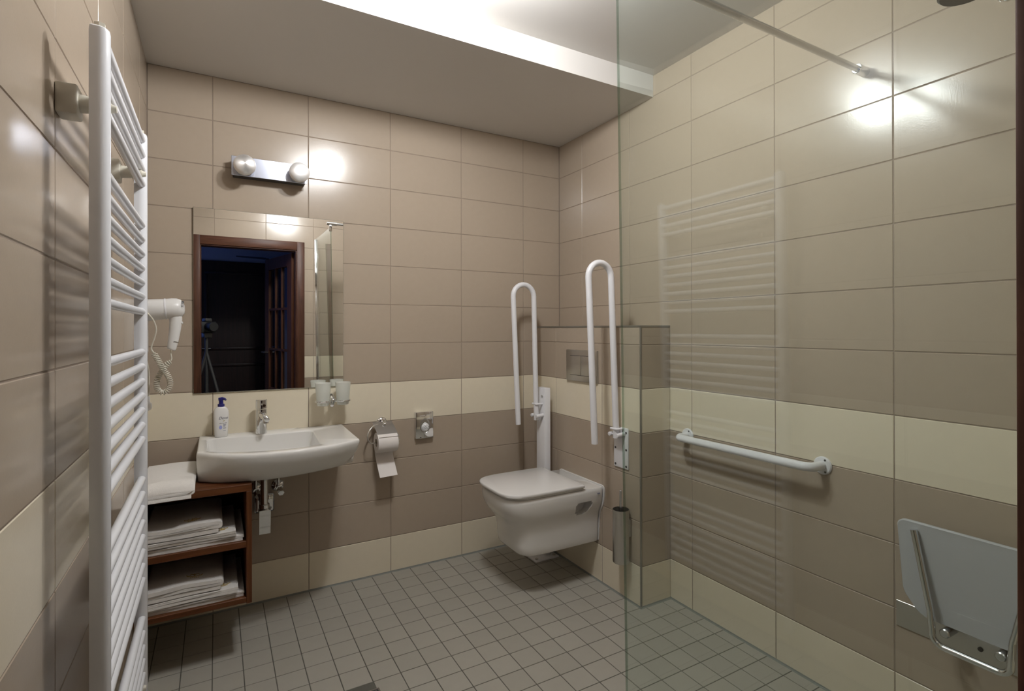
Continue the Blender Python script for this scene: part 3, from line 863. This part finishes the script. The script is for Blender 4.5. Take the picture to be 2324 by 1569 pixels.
# cover: tilted plate with a folded lip
cy0, cz0, cy1, cz1 = -0.030, 0.787, -0.112, 0.722
bm = nb()
A = [(0.938, cy0, cz0), (1.036, cy0, cz0), (1.050, cy1, cz1), (0.949, cy1, cz1)]
loft(bm, [[Vector(p) for p in A], [Vector(p) + Vector((0, 0.0014, 0.0019)) for p in A]])
obj('cover_flap', bm, M['satin'], ph_, 20)
bm = nb(); A = [(0.949, cy1, cz1 + 0.002), (1.050, cy1, cz1 + 0.002), (1.050, cy1 - 0.006, cz1 - 0.034), (0.950, cy1 - 0.006, cz1 - 0.034)]
loft(bm, [[Vector(p) for p in A], [Vector(p) + Vector((0, 0.0015, 0.0)) for p in A]]); obj('cover_lip', bm, M['satin'], ph_, 20)
RC = (0.072, 0.692)   # roll axis: y=-0.072, z=0.692
bm = nb(); tube(bm, spline([(hx - 0.006, -0.032, 0.775), (0.945, -0.045, 0.775), (0.915, -0.058, 0.752), (0.904, -0.066, 0.722), (0.914, -0.072, 0.697), (0.935, -RC[0], RC[1]), (1.0, -RC[0], RC[1]), (1.055, -RC[0], RC[1]), (1.064, -RC[0], RC[1] + 0.010)], 6), 0.0038, 12); obj('bent_arm', bm, M['chrome'], ph_)
rl = thing('toilet_roll', 'white toilet paper roll with a hanging sheet on the chrome holder', 'toilet paper', (0.995, -RC[0], RC[1] - 0.05))
bm = nb(); lathe(bm, [(0.021, 0.945), (0.049, 0.945), (0.050, 0.947), (0.050, 1.043), (0.049, 1.045), (0.021, 1.045), (0.021, 0.945)], (0, -RC[0], RC[1]), 'x', 48, False, False); obj('roll', bm, M['paper'], rl)
bm = nb(); lathe(bm, [(0.0205, 0.946), (0.0205, 1.044), (0.0192, 1.044), (0.0192, 0.946), (0.0205, 0.946)], (0, -RC[0], RC[1]), 'x', 32, False, False); obj('cardboard_core', bm, M['card'], rl)
bm = nb(); loops = []
for k in range(15):
    t = k / 14
    z = RC[1] - t * (RC[1] - 0.524)
    y = -RC[0] + 0.050 - 0.034 * t * t * 2.2 + 0.006 * math.sin(5 * t)
    dx = 0.008 * t
    loops.append([Vector((0.948 + dx, y, z)), Vector((1.040 + dx * 0.6, y, z + 0.004 * t)), Vector((1.040 + dx * 0.6, y + 0.0006, z + 0.004 * t)), Vector((0.948 + dx, y + 0.0006, z))])
loft(bm, loops); obj('hanging_sheet', bm, M['paper'], rl)

# ------------------------------------------------------------------ hygiene bag dispenser
bg = thing('bag_dispenser', 'polished steel hygiene bag dispenser with oval opening on the wall', 'dispenser', (1.215, 0, 0.75))
bm = nb(); bx(bm, (1.166, 0.0, 0.679), (1.264, -0.027, 0.819), 0.003, 2); obj('case', bm, M['chrome'], bg, 25)
def oval(rx, rz, y, cz=0.744, n=40):
    return [Vector((1.2165 + rx * math.cos(2 * PI * k / n), y, cz + rz * math.sin(2 * PI * k / n))) for k in range(n)]
bm = nb(); loft(bm, [oval(0.0285, 0.041, -0.0268), oval(0.0285, 0.041, -0.0285), oval(0.025, 0.037, -0.0290), oval(0.0235, 0.0345, -0.0275)], False, False); obj('opening_rim', bm, M['satin'], bg)
bm = nb(); loft(bm, [oval(0.0255, 0.037, -0.0275), oval(0.0, 0.0, -0.0274)], False, False); bmesh.ops.remove_doubles(bm, verts=bm.verts[:], dist=1e-6); obj('opening', bm, M['steel'], bg)
bm = nb(); rg = random.Random(3); loops = []
for i in range(1, 8):
    t = PI / 2 * i / 7.5
    loops.append([Vector((1.2165 + 0.0225 * math.cos(t - 0.05) * math.cos(2 * PI * k / 18) * rg.uniform(0.85, 1.05), -0.0276 - 0.012 * math.sin(t) * rg.uniform(0.6, 1.15), 0.739 + 0.0255 * math.cos(t - 0.05) * math.sin(2 * PI * k / 18) * rg.uniform(0.85, 1.05))) for k in range(18)])
loft(bm, loops, False, True); obj('crumpled_bag', bm, M['bag'], bg, 12)
for k in range(12):
    if k not in (7,):
        wd = (0.0022, 0.0030, 0.0018, 0.0026)[k % 4]
        obj('engraved_mark', bx(nb(), (1.188 + k * 0.0045, -0.0268, 0.7975 + 0.0003 * k), (1.188 + k * 0.0045 + wd, -0.0274, 0.8005 + 0.0003 * k)), M['bag'], bg, 0)
obj('maker_badge', bx(nb(), (1.188, -0.0268, 0.6835), (1.197, -0.0274, 0.6865)), M['dark'], bg, 0)

# ------------------------------------------------------------------ flush plate
fp = thing('flush_plate', 'grey chrome dual flush plate on the boxed wall above the toilet', 'flush plate', (XB, -0.4765, 1.065))
bm = nb(); bx(bm, (XB, -0.608, 0.983), (XB - 0.013, -0.346, 1.147), 0.004, 2); obj('plate', bm, M['steel'], fp, 25)
obj('button_gap', bx(nb(), (XB - 0.0125, -0.569, 1.013), (XB - 0.0136, -0.384, 1.118)), M['dark'], fp, 0)
obj('button', bx(nb(), (XB - 0.012, -0.481, 1.0155), (XB - 0.0165, -0.3865, 1.1155), 0.0015, 2), M['steel'], fp, 25)
obj('button', bx(nb(), (XB - 0.012, -0.5665, 1.0155), (XB - 0.0165, -0.483, 1.1155), 0.0015, 2), M['steel'], fp, 25)

# ------------------------------------------------------------------ fold-up grab rails
def u_rail(parent, ib, it, ob, ot, y, ztop, r=0.0148):
    # ib/it: inner tube x at bottom and top, ob/ot: outer tube; ends at zi, zo
    (xi0, zi), xi1, (xo0, zo), xo1 = ib, it, ob, ot
    rb = (xi1 - xo1) / 2; xc = (xi1 + xo1) / 2
    pts = [(xi0, y, zi), (xi1, y, ztop - rb)]
    pts += [(xc + rb * math.cos(PI * k / 16), y, ztop - rb + rb * math.sin(PI * k / 16)) for k in range(1, 16)]
    pts += [(xo1, y, ztop - rb), (xo0, y, zo)]
    b = nb(); tube(b, pts, r, 20)
    return obj('rail_tube', b, M['powder'], parent)
g1 = thing('folding_grab_rail', 'white fold-up grab rail on a floor post left of the toilet', 'grab rail', (1.85, -0.2025, 0), 'fold-up grab rails at the toilet')
PY = -0.2025
obj('floor_post', bx(nb(), (1.83, -0.245, 0.0), (1.868, -0.160, 0.93), 0.003, 2), M['powder'], g1)
obj('foot_plate', bx(nb(), (1.745, -0.285, 0.0), (1.898, -0.125, 0.008), 0.003, 2), M['powder'], g1)
for bx_, by_ in ((1.765, -0.262), (1.878, -0.262), (1.765, -0.148), (1.878, -0.148)):
    bm = nb(); cyl(bm, (bx_, by_, 0.008), (bx_, by_, 0.014), 0.008, n=6); obj('floor_bolt', bm, M['steel'], g1)
u_rail(g1, (1.802, 0.752), 1.787, (1.686, 0.738), 1.656, PY, 1.500, 0.0142)
bm = nb(); cyl(bm, (1.830, -0.222, 0.885), (1.826, -0.222, 0.885), 0.008, n=6); obj('post_bolt', bm, M['steel'], g1)
for dy in (-0.026, 0.026):
    bm = nb(); cyl(bm, (1.836, PY + dy, 0.782), (1.784, PY + dy, 0.776), 0.0095, n=18, bev=0.002); obj('hinge_arm', bm, M['powder'], g1)
bm = nb(); cyl(bm, (1.800, PY - 0.030, 0.778), (1.800, PY + 0.030, 0.778), 0.006, n=16); obj('hinge_pin', bm, M['powder'], g1)
bm = nb(); tube(bm, bend([(1.83, PY - 0.018, 0.842), (1.790, PY - 0.018, 0.842), (1.790, PY + 0.02, 0.842)], 0.006), 0.0055, 12); obj('latch', bm, M['powder'], g1)
g2 = thing('folding_grab_rail', 'white fold-up grab rail on a wall plate right of the toilet', 'grab rail', (XB, -0.778, 0.70), 'fold-up grab rails at the toilet')
PY2 = -0.775
obj('wall_plate', bx(nb(), (XB, -0.828, 0.604), (XB - 0.007, -0.729, 0.795), 0.003, 2), M['powder'], g2)
for sy in (-0.742, -0.816):
    for sz in (0.617, 0.694, 0.774):
        bm = nb(); cyl(bm, (XB - 0.006, sy, sz), (XB - 0.0085, sy, sz), 0.0055, n=14); obj('screw', bm, M['dark'], g2)
u_rail(g2, (1.884, 0.747), 1.855, (1.757, 0.732), 1.724, PY2, 1.560, 0.0150)
for dy in (-0.028, 0.028):
    bm = nb(); cyl(bm, (XB - 0.006, PY2 + dy, 0.768), (XB - 0.052, PY2 + dy, 0.762), 0.0095, n=18, bev=0.002); obj('hinge_arm', bm, M['powder'], g2)
bm = nb(); cyl(bm, (1.880, PY2 - 0.032, 0.764), (1.880, PY2 + 0.032, 0.764), 0.006, n=16); obj('hinge_pin', bm, M['powder'], g2)
bm = nb(); tube(bm, bend([(XB - 0.006, PY2 - 0.02, 0.790), (XB - 0.045, PY2 - 0.02, 0.790), (XB - 0.045, PY2 + 0.022, 0.790)], 0.006), 0.006, 12); obj('latch', bm, M['powder'], g2)

# ------------------------------------------------------------------ toilet
TCY = -0.462
wc = thing('toilet', 'white wall-hung toilet with its squarish lid closed', 'toilet', (1.65, TCY, 0.2))
def toilet_loop(xf, hw, z, xr=1.9085, hwr=None, n=3.6, rc=0.014):
    hwr = hwr or hw
    xm = xf + 0.21
    pts = []
    for k in range(-16, 17):                       # front, from the near side round to the far side
        a = PI / 2 * k / 16
        c, s = math.cos(a), math.sin(a)
        pts.append((xm - (xm - xf) * abs(c) ** (2 / n), TCY + hw * math.copysign(abs(s) ** (2 / n), s)))
    for k in range(1, 5):
        t = k / 4; pts.append((xm + (xr - rc - xm) * t, TCY + hw + (hwr - hw) * t))
    for k in range(1, 7):
        a = PI / 2 * k / 6; pts.append((xr - rc + rc * math.sin(a), TCY + hwr - rc + rc * math.cos(a)))
    for k in range(0, 6):
        a = PI / 2 * k / 6; pts.append((xr - rc + rc * math.cos(a), TCY - hwr + rc - rc * math.sin(a)))
    for k in range(4, 0, -1):
        t = k / 4; pts.append((xm + (xr - rc - xm) * t, TCY - hw - (hwr - hw) * t))
    return [Vector((x, y, z)) for x, y in pts]
bm = nb()
SL = [(1.515, 0.125, 0.200, .13, 5), (1.495, 0.137, 0.200, .138, 5), (1.480, 0.147, 0.2045, .147, 5), (1.472, 0.151, 0.216, .150, 5), (1.467, 0.153, 0.245, .152, 4.6), (1.463, 0.155, 0.29, .153, 4.4), (1.457, 0.158, 0.32, .155, 4.2), (1.445, 0.163, 0.345, .159, 4),
      (1.428, 0.170, 0.367, .165, 3.8), (1.409, 0.179, 0.389, .177, 3.7), (1.397, 0.184, 0.412, .184, 3.9), (1.389, 0.187, 0.44, .189, 3.9), (1.387, 0.188, 0.462, .190, 3.9), (1.390, 0.186, 0.474, .189, 3.9), (1.397, 0.181, 0.480, .185, 3.9), (1.42, 0.165, 0.481, .18, 3.7)]
loft(bm, [toilet_loop(a, h, z, hwr=hr, n=nn) for a, h, z, hr, nn in SL])
bowl = obj('bowl', bm, M['porcelain'], wc, 50)
# fixing recess cut into the near flank
cut = nb()
q = [(1.745, 0.423), (1.850, 0.424), (1.842, 0.385), (1.812, 0.358), (1.752, 0.358)]
loft(cut, [[Vector((x, TCY - 0.25, z)) for x, z in q], [Vector((x, TCY - 0.125, z)) for x, z in q]])
bmesh.ops.recalc_face_normals(cut, faces=cut.faces[:])
es = [e for e in cut.edges if abs(e.verts[0].co.y - e.verts[1].co.y) > 0.05]
bmesh.ops.bevel(cut, geom=es, offset=0.010, segments=3, affect='EDGES')
bmesh.ops.translate(cut, verts=cut.verts[:], vec=-WL[wc.name])
cm = bpy.data.meshes.new('cutter'); cut.to_mesh(cm); cut.free()
co = bpy.data.objects.new('cutter', cm); COL.objects.link(co); co.parent = wc
bpy.context.view_layer.update()
md = bowl.modifiers.new('recess', 'BOOLEAN'); md.object = co; md.operation = 'DIFFERENCE'; md.solver = 'EXACT'
dg = bpy.context.evaluated_depsgraph_get(); dg.update()
nm = bpy.data.meshes.new_from_object(bowl.evaluated_get(dg))
bowl.modifiers.clear(); bowl.data = nm; nm.name = 'bowl'
nm.shade_smooth(); nm.set_sharp_from_angle(angle=math.radians(40))
bpy.data.objects.remove(co); bpy.data.meshes.remove(cm)
def slab(xf, xr, hw, z0, z1, bev, rc, name, m):
    b = nb()
    ls = []
    for d, z in ((bev, z0), (0, z0 + bev), (0, z1 - bev), (bev * 0.4, z1 - bev * 0.35), (bev * 1.3, z1)):
        ls.append(toilet_loop(xf + d, hw - d, z, xr=xr - d, n=4.0, rc=rc))
    loft(b, ls)
    return obj(name, b, m, wc, 50)
slab(1.392, 1.795, 0.183, 0.4815, 0.4895, 0.002, 0.012, 'seat_ring', M['lid'])
slab(1.377, 1.797, 0.193, 0.4905, 0.509, 0.005, 0.010, 'lid', M['lid'])
bm = nb(); cyl(bm, (1.806, TCY - 0.10, 0.490), (1.806, TCY + 0.10, 0.490), 0.009, n=16); obj('hinge_bar', bm, M['lid'], wc)
bm = nb(); l0 = toilet_loop(1.70, 0.158, 0.2, hwr=0.158)
def rear_loop(x, g):
    prof = [(0.2, .128), (0.206, .143), (0.27, .150), (0.31, .152), (0.335, .157), (0.36, .165), (0.385, .178), (0.41, .186), (0.44, .191), (0.466, .192), (0.480, .187), (0.486, .176)]
    return [Vector((x, TCY - h - g, z)) for z, h in prof] + [Vector((x, TCY + h + g, z)) for z, h in reversed(prof)]
loft(bm, [rear_loop(1.909, 0.0015), rear_loop(1.9148, 0.0015)]); obj('wall_gasket', bm, M['plastic'], wc, 50)
obj('maker_mark', bx(nb(), (1.868, TCY - 0.1925, 0.452), (1.884, TCY - 0.1942, 0.458)), M['inkgrey'], wc, 0)

# ------------------------------------------------------------------ toilet brush set
bh = thing('brush_holder', 'tall brushed steel toilet brush canister on the wall right of the toilet', 'brush holder', (1.868, -0.824, 0.19))
bm = nb(); lathe(bm, [(0.034, 0.188), (0.037, 0.191), (0.0375, 0.20), (0.0375, 0.430), (0.0362, 0.430), (0.0358, 0.21), (0.02, 0.205)], (1.868, -0.824, 0), 'z', 40); obj('canister', bm, M['steel'], bh)
bm = nb(); bx(bm, (1.903, -0.842, 0.30), (XB, -0.806, 0.38), 0.002, 1); obj('wall_holder', bm, M['steel'], bh)
br = thing('toilet_brush', 'steel handled toilet brush standing in the canister', 'toilet brush', (1.868, -0.824, 0.21))
bm = nb(); cyl(bm, (1.868, -0.824, 0.30), (1.868, -0.824, 0.517), 0.0062, n=18, bev=0.0015); obj('handle', bm, M['satin'], br)
bm = nb(); cyl(bm, (1.868, -0.824, 0.215), (1.868, -0.824, 0.31), 0.028, n=20, bev=0.006); obj('brush_head', bm, M['black'], br)

# ------------------------------------------------------------------ grab bar on the right wall
gb = thing('wall_grab_bar', 'white horizontal grab bar screwed to the right wall in the shower', 'grab bar', (XR, -1.31, 0.777))
bm = nb(); tube(bm, bend([(XR - 0.006, -1.011, 0.777), (XR - 0.075, -1.011, 0.777), (XR - 0.075, -1.612, 0.779), (XR - 0.006, -1.612, 0.779)], 0.05, 12), 0.0155, 20); obj('bar', bm, M['powder'], gb)
for y in (-1.011, -1.612):
    bm = nb(); lathe(bm, [(0.0315, XR), (0.0315, XR - 0.004), (0.028, XR - 0.008), (0.019, XR - 0.009)], (0, y, 0.778), 'x', 36); fl = obj('flange', bm, M['powder'], gb)
    for k in range(3):
        a = PI / 2 + 0.5 + 2 * PI * k / 3
        c_ = Vector((XR - 0.0085, y + 0.0235 * math.cos(a), 0.778 + 0.0235 * math.sin(a)))
        bm = nb(); cyl(bm, c_ + Vector((0.003, 0, 0)), c_ + Vector((-0.0012, 0, 0)), 0.0036, n=12); obj('screw', bm, M['dark'], fl)

# ------------------------------------------------------------------ folding shower seat
ss = thing('shower_bench', 'grey-white folding shower seat with chrome tube frame on the right wall', 'shower seat', (XR, -2.045, 0.36))
SY = -2.05
bm = nb(); poly = poly_round([(-1.862, 0.690), (-2.238, 0.690), (-2.225, 0.47), (-2.180, 0.412), (-1.920, 0.412), (-1.875, 0.47)], [0.03, 0.03, 0.06, 0.05, 0.05, 0.06], 8)
# seat shell: top edge rolls towards the room
def seat_x(z): return XR - 0.040 - 0.022 * max(0, (z - 0.62) / 0.07) ** 2
loft(bm, [[Vector((seat_x(z) + dx, SY + (y - SY) * s, 0.55 + (z - 0.55) * s)) for y, z in poly] for dx, s in ((0.010, 0.985), (0.006, 1.0), (-0.004, 1.0), (-0.008, 0.985))])
obj('seat_shell', bm, M['seat'], ss, 50)
bm = nb(); bx(bm, (XR, -2.262, 0.335), (XR - 0.004, -1.838, 0.413), 0.001, 1); obj('wall_plate', bm, M['steel'], ss)
for y in (-2.045,):
    bm = nb(); cyl(bm, (XR - 0.004, y, 0.367), (XR - 0.007, y, 0.367), 0.006, n=14); obj('screw', bm, M['dark'], ss)
fx = XR - 0.072
bm = nb(); tube(bm, bend([(fx, -1.915, 0.668), (fx, -1.955, 0.452), (fx, -1.962, 0.360), (fx, -2.128, 0.360), (fx, -2.134, 0.452), (fx, -2.176, 0.668)], 0.028, 8), 0.0088, 16); obj('tube_frame', bm, M['chrome'], ss)
for y in (-1.985, -2.106):
    bm = nb(); cyl(bm, (XR - 0.004, y, 0.395), (XR - 0.066, y, 0.397), 0.0125, n=24, bev=0.003); obj('stop_buffer', bm, M['satin'], ss)

# ------------------------------------------------------------------ glass shower screen and its stay rod
gs = thing('shower_screen', 'clear greenish glass shower screen with a chrome wall profile', 'glass screen', (GX, -2.1, 0.006))
def lean(b):
    for v_ in b.verts: v_.co.x -= 0.015 * (v_.co.z - 1.25) - 0.0046     # the screen stands slightly out of plumb
    return b
obj('glass_pane', lean(bx(nb(), (GX - 0.003, YF + 0.012, 0.006), (GX + 0.003, GY, 2.065))), M['glass'], gs, 0)
obj('polished_edge', lean(bx(nb(), (GX - 0.0031, GY - 0.0002, 0.006), (GX + 0.0031, GY + 0.0012, 2.065))), M['glassrim'], gs, 0)
obj('wall_profile', lean(bx(nb(), (GX - 0.013, YF, 0.0), (GX + 0.013, YF + 0.026, 2.065), 0.003, 2)), M['chrome'], gs)
sr = thing('stay_rod', 'chrome stay rod bracing the glass screen to the right wall', 'rod', ((GX + XR) / 2, GY - 0.02, 2.092))
ry, rz = -1.752, 2.092
bm = nb(); cyl(bm, (GX - 0.02, ry, rz), (XR - 0.02, ry, rz), 0.0095, n=24); obj('rod', bm, M['satin'], sr)
bm = nb(); cyl(bm, (XR - 0.052, ry, rz), (XR, ry, rz), 0.0155, n=28, bev=0.0015); obj('wall_socket_cap', bm, M['chrome'], sr)
bm = nb(); cyl(bm, (GX - 0.038, ry, rz), (GX + 0.042, ry, rz), 0.0145, n=24, bev=0.002); bx(bm, (GX - 0.019, ry - 0.014, 2.03), (GX + 0.003, ry + 0.010, rz), 0.003, 2); obj('glass_clamp', bm, M['chrome'], sr)

# ------------------------------------------------------------------ shower head, only its rim dips into the picture
sh = thing('overhead_shower', 'dark round overhead shower rose at the top right edge', 'shower head', (1.838, -2.105, 2.08))
bm = nb(); lathe(bm, [(0.050, 2.068), (0.055, 2.073), (0.052, 2.081), (0.028, 2.090), (0.014, 2.102)], (1.84, -2.108, 0), 'z', 40); obj('rose', bm, M['dark'], sh)
bm = nb(); tube(bm, bend([(1.84, -2.108, 2.095), (1.84, -2.108, 2.16), (XR - 0.01, -2.108, 2.16)], 0.05), 0.010, 16); obj('arm', bm, M['chrome'], sh)
bm = nb(); lathe(bm, [(0.028, XR), (0.028, XR - 0.005), (0.012, XR - 0.012)], (0, -2.108, 2.16), 'x', 28); obj('wall_rosette', bm, M['chrome'], sh)

# ------------------------------------------------------------------ floor drain
dr = thing('floor_drain', 'square metal floor drain set into the floor tiles', 'drain', (DRX - 0.075, DRY - 0.075, 0))
obj('drain_frame', bx(nb(), (DRX - 0.152, DRY - 0.152, -0.004), (DRX - 0.002, DRY - 0.002, 0.0008), 0.0006, 1), M['satin'], dr)
obj('drain_cover', bx(nb(), (DRX - 0.146, DRY - 0.146, -0.002), (DRX - 0.008, DRY - 0.008, 0.0014), 0.0004, 1), M['dark'], dr)
for k in range(8):
    obj('grate_bar', bx(nb(), (DRX - 0.140, DRY - 0.022 - k * 0.016, 0.0), (DRX - 0.014, DRY - 0.016 - k * 0.016, 0.0022), 0.0004, 1), M['satin'], dr)

# ------------------------------------------------------------------ hair dryer on its wall holder
hy = -0.30
hd = thing('hair_dryer', 'white hair dryer with coiled cord in a holder on the left wall', 'hair dryer', (0.06, hy, 1.3))
tl = Vector((1, 0, 0.09)).normalized()
c0 = Vector((-0.0, hy, 1.327)) 
bm = nb(); loops = []
for s, r in ((0.012, 0.033), (0.02, 0.0362), (0.088, 0.0378)):
    loops.append((s, r))
def body(bm, prs):
    ls = []
    for s, r in prs:
        c_ = c0 + tl * s
        vv = Vector((0, 1, 0)); uu = tl.cross(vv).normalized()
        ls.append([c_ + (uu * math.cos(2 * PI * k / 36) + vv * math.sin(2 * PI * k / 36)) * r for k in range(36)])
    loft(bm, ls)
    return bm
obj('barrel', body(nb(), [(0.005, 0.039), (0.010, 0.0415), (0.086, 0.0385)]), M['plastic'], hd, 50)
obj('seam_ring', body(nb(), [(0.085, 0.0385), (0.0855, 0.0398), (0.0905, 0.0398), (0.091, 0.0385)]), M['powder'], hd, 40)
mh = obj('motor_housing', body(nb(), [(0.090, 0.0385), (0.110, 0.0392), (0.126, 0.0375), (0.138, 0.032), (0.146, 0.022), (0.149, 0.010)]), M['plastic'], hd, 60)
for k in range(9):
    a = -0.9 + k * 0.22
    p = c0 + tl * 0.141 + Vector((0, -0.026 * math.sin(a + 0.5) - 0.006, 0.026 * math.cos(a + 0.5)))
    bm = nb(); tube(bm, [p + Vector((-0.002, -0.001, 0)), p + Vector((0.006, -0.0, -0.002))], 0.0013, 6); obj('air_slot', bm, M['dark'], mh)
bm = nb(); pts = [(0.117, hy, 1.315), (0.119, hy, 1.285), (0.114, hy, 1.235), (0.107, hy, 1.190), (0.104, hy, 1.180)]
tube(bm, spline(pts, 5), 0.018, 24, rads=[0.0225 - 0.010 * (i / 20) ** 1.2 for i in range(21)]); hnd = obj('handle', bm, M['plastic'], hd, 60)
bm = nb(); tube(bm, [(0.1125, hy, 1.2135), (0.1115, hy, 1.2095)], 0.0167, 24); obj('handle_band', bm, M['satin'], hnd)
bm = nb(); cyl(bm, (0.135, hy - 0.004, 1.283), (0.142, hy - 0.006, 1.283), 0.004, n=12); obj('switch', bm, M['plastic'], hnd)
bm = nb(); bx(bm, (0.0, hy - 0.045, 1.165), (0.030, hy + 0.045, 1.365), 0.010, 3); obj('wall_holder', bm, M['plastic'], hd)
path = spline([(0.104, hy - 0.004, 1.139), (0.092, hy - 0.006, 1.126), (0.080, hy - 0.002, 1.107), (0.066, hy + 0.004, 1.083), (0.058, hy + 0.002, 1.055), (0.063, hy, 1.030), (0.078, hy - 0.004, 1.019), (0.095, hy - 0.008, 1.030), (0.102, hy - 0.012, 1.056), (0.094, hy - 0.018, 1.085), (0.081, hy - 0.022, 1.108), (0.066, hy - 0.022, 1.140), (0.050, hy - 0.020, 1.172)], 14)
# equal steps along the path, then a helix round it
d = [0.0]
for a, b in zip(path[:-1], path[1:]): d.append(d[-1] + (b - a).length)
def along(s):
    for i in range(len(path) - 1):
        if d[i + 1] >= s:
            t = (s - d[i]) / (d[i + 1] - d[i] or 1)
            return path[i].lerp(path[i + 1], t), (path[i + 1] - path[i]).normalized()
    return path[-1], (path[-1] - path[-2]).normalized()
turns = int(d[-1] / 0.0068); NN = turns * 12
hel = []
for i in range(NN + 1):
    s = d[-1] * i / NN
    p, t = along(s)
    v_ = Vector((0, 1, 0)); u_ = t.cross(v_).normalized(); v_ = u_.cross(t).normalized()
    a = 2 * PI * turns * i / NN
    rr = 0.0085 * min(1, i / 12, (NN - i) / 12)
    hel.append(p + (u_ * math.cos(a) + v_ * math.sin(a)) * rr)
bm = nb(); tube(bm, hel, 0.0021, 6); obj('coiled_cord', bm, M['ivory'], hd, 60)
bm = nb(); tube(bm, spline([(0.104, hy, 1.184), (0.1035, hy, 1.165), (0.106, hy - 0.002, 1.148), (0.104, hy - 0.004, 1.139)], 6), 0.0024, 8); obj('cord', bm, M['ivory'], hd)
bm = nb(); tube(bm, spline([(0.050, hy - 0.020, 1.172), (0.044, hy - 0.02, 1.19), (0.056, hy - 0.03, 1.232), (0.060, hy - 0.035, 1.262), (0.050, hy - 0.04, 1.295), (0.028, hy - 0.04, 1.325)], 6), 0.0026, 8); obj('cord', bm, M['ivory'], hd)
bm = nb(); tube(bm, spline([(0.020, hy + 0.03, 1.168), (0.028, hy + 0.06, 1.10), (0.028, hy + 0.07, 1.03), (0.026, hy + 0.07, 0.998)], 6), 0.0026, 8); obj('supply_cord', bm, M['ivory'], hd)
so = thing('wall_socket', 'small plugged-in wall socket below the hair dryer', 'socket', (0.0, -0.23, 0.96))
bm = nb(); bx(bm, (0.0, -0.27, 0.920), (0.010, -0.19, 1.000), 0.004, 2); obj('cover_plate', bm, M['plastic'], so)
bm = nb(); lathe(bm, [(0.018, 0.010), (0.018, 0.026), (0.012, 0.036), (0.004, 0.038)], (0, -0.23, 0.962), 'x', 24); bx(bm, (0.018, -0.236, 0.965), (0.032, -0.224, 1.000), 0.003, 2); obj('plug', bm, M['plastic'], so)

# ------------------------------------------------------------------ the photographer's camera and tripod, seen only in the mirror
B0 = CAM - fw * 0.03
R_ = Matrix(((r2.x, fw.x, 0, 0), (r2.y, fw.y, 0, 0), (0, 0, 1, 0), (0, 0, 0, 1)))
def cam_space(b, off):
    bmesh.ops.transform(b, matrix=Matrix.Translation(off) @ R_, verts=b.verts[:])
    return b
tc_ = thing('tripod_camera', 'dark camera on a black tripod reflected in the mirror', 'camera', (B0.x - 0.06, B0.y - 0.1, 0))
b = nb(); cyl(b, (0, -0.095, 0), (0, -0.004, 0), 0.038, 0.041, n=28, bev=0.003); obj('lens', cam_space(b, B0), M['black'], tc_)
b = nb(); bx(b, (-0.075, -0.155, -0.055), (0.075, -0.095, 0.045), 0.010, 2); obj('camera_body', cam_space(b, B0), M['black'], tc_)
b = nb(); bx(b, (-0.030, -0.150, 0.045), (0.030, -0.085, 0.075), 0.008, 2); obj('viewfinder', cam_space(b, B0), M['dark'], tc_)
b = nb(); bx(b, (-0.035, -0.16, -0.10), (0.035, -0.09, -0.055), 0.006, 2); obj('tripod_head', cam_space(b, B0), M['dark'], tc_)
H = B0 - fw * 0.125
bm = nb(); cyl(bm, (H.x, H.y, 0.62), (H.x, H.y, H.z - 0.09), 0.014, n=16); obj('centre_column', bm, M['dark'], tc_)
for a in (0.55, 2.65, 4.75):
    ft_ = Vector((H.x + 0.30 * math.cos(a), H.y + 0.30 * math.sin(a), 0.0))
    if ft_.x < 0.16 and ft_.y > -2.7: ft_.y = -2.78
    bm = nb(); tube(bm, [(H.x, H.y, 1.02), Vector((H.x, H.y, 1.02)).lerp(ft_, 0.5), Vector((H.x, H.y, 1.02)).lerp(ft_, 0.501), ft_], 0.012, 12, rads=[0.014, 0.013, 0.010, 0.009]); obj('leg', bm, M['dark'], tc_)
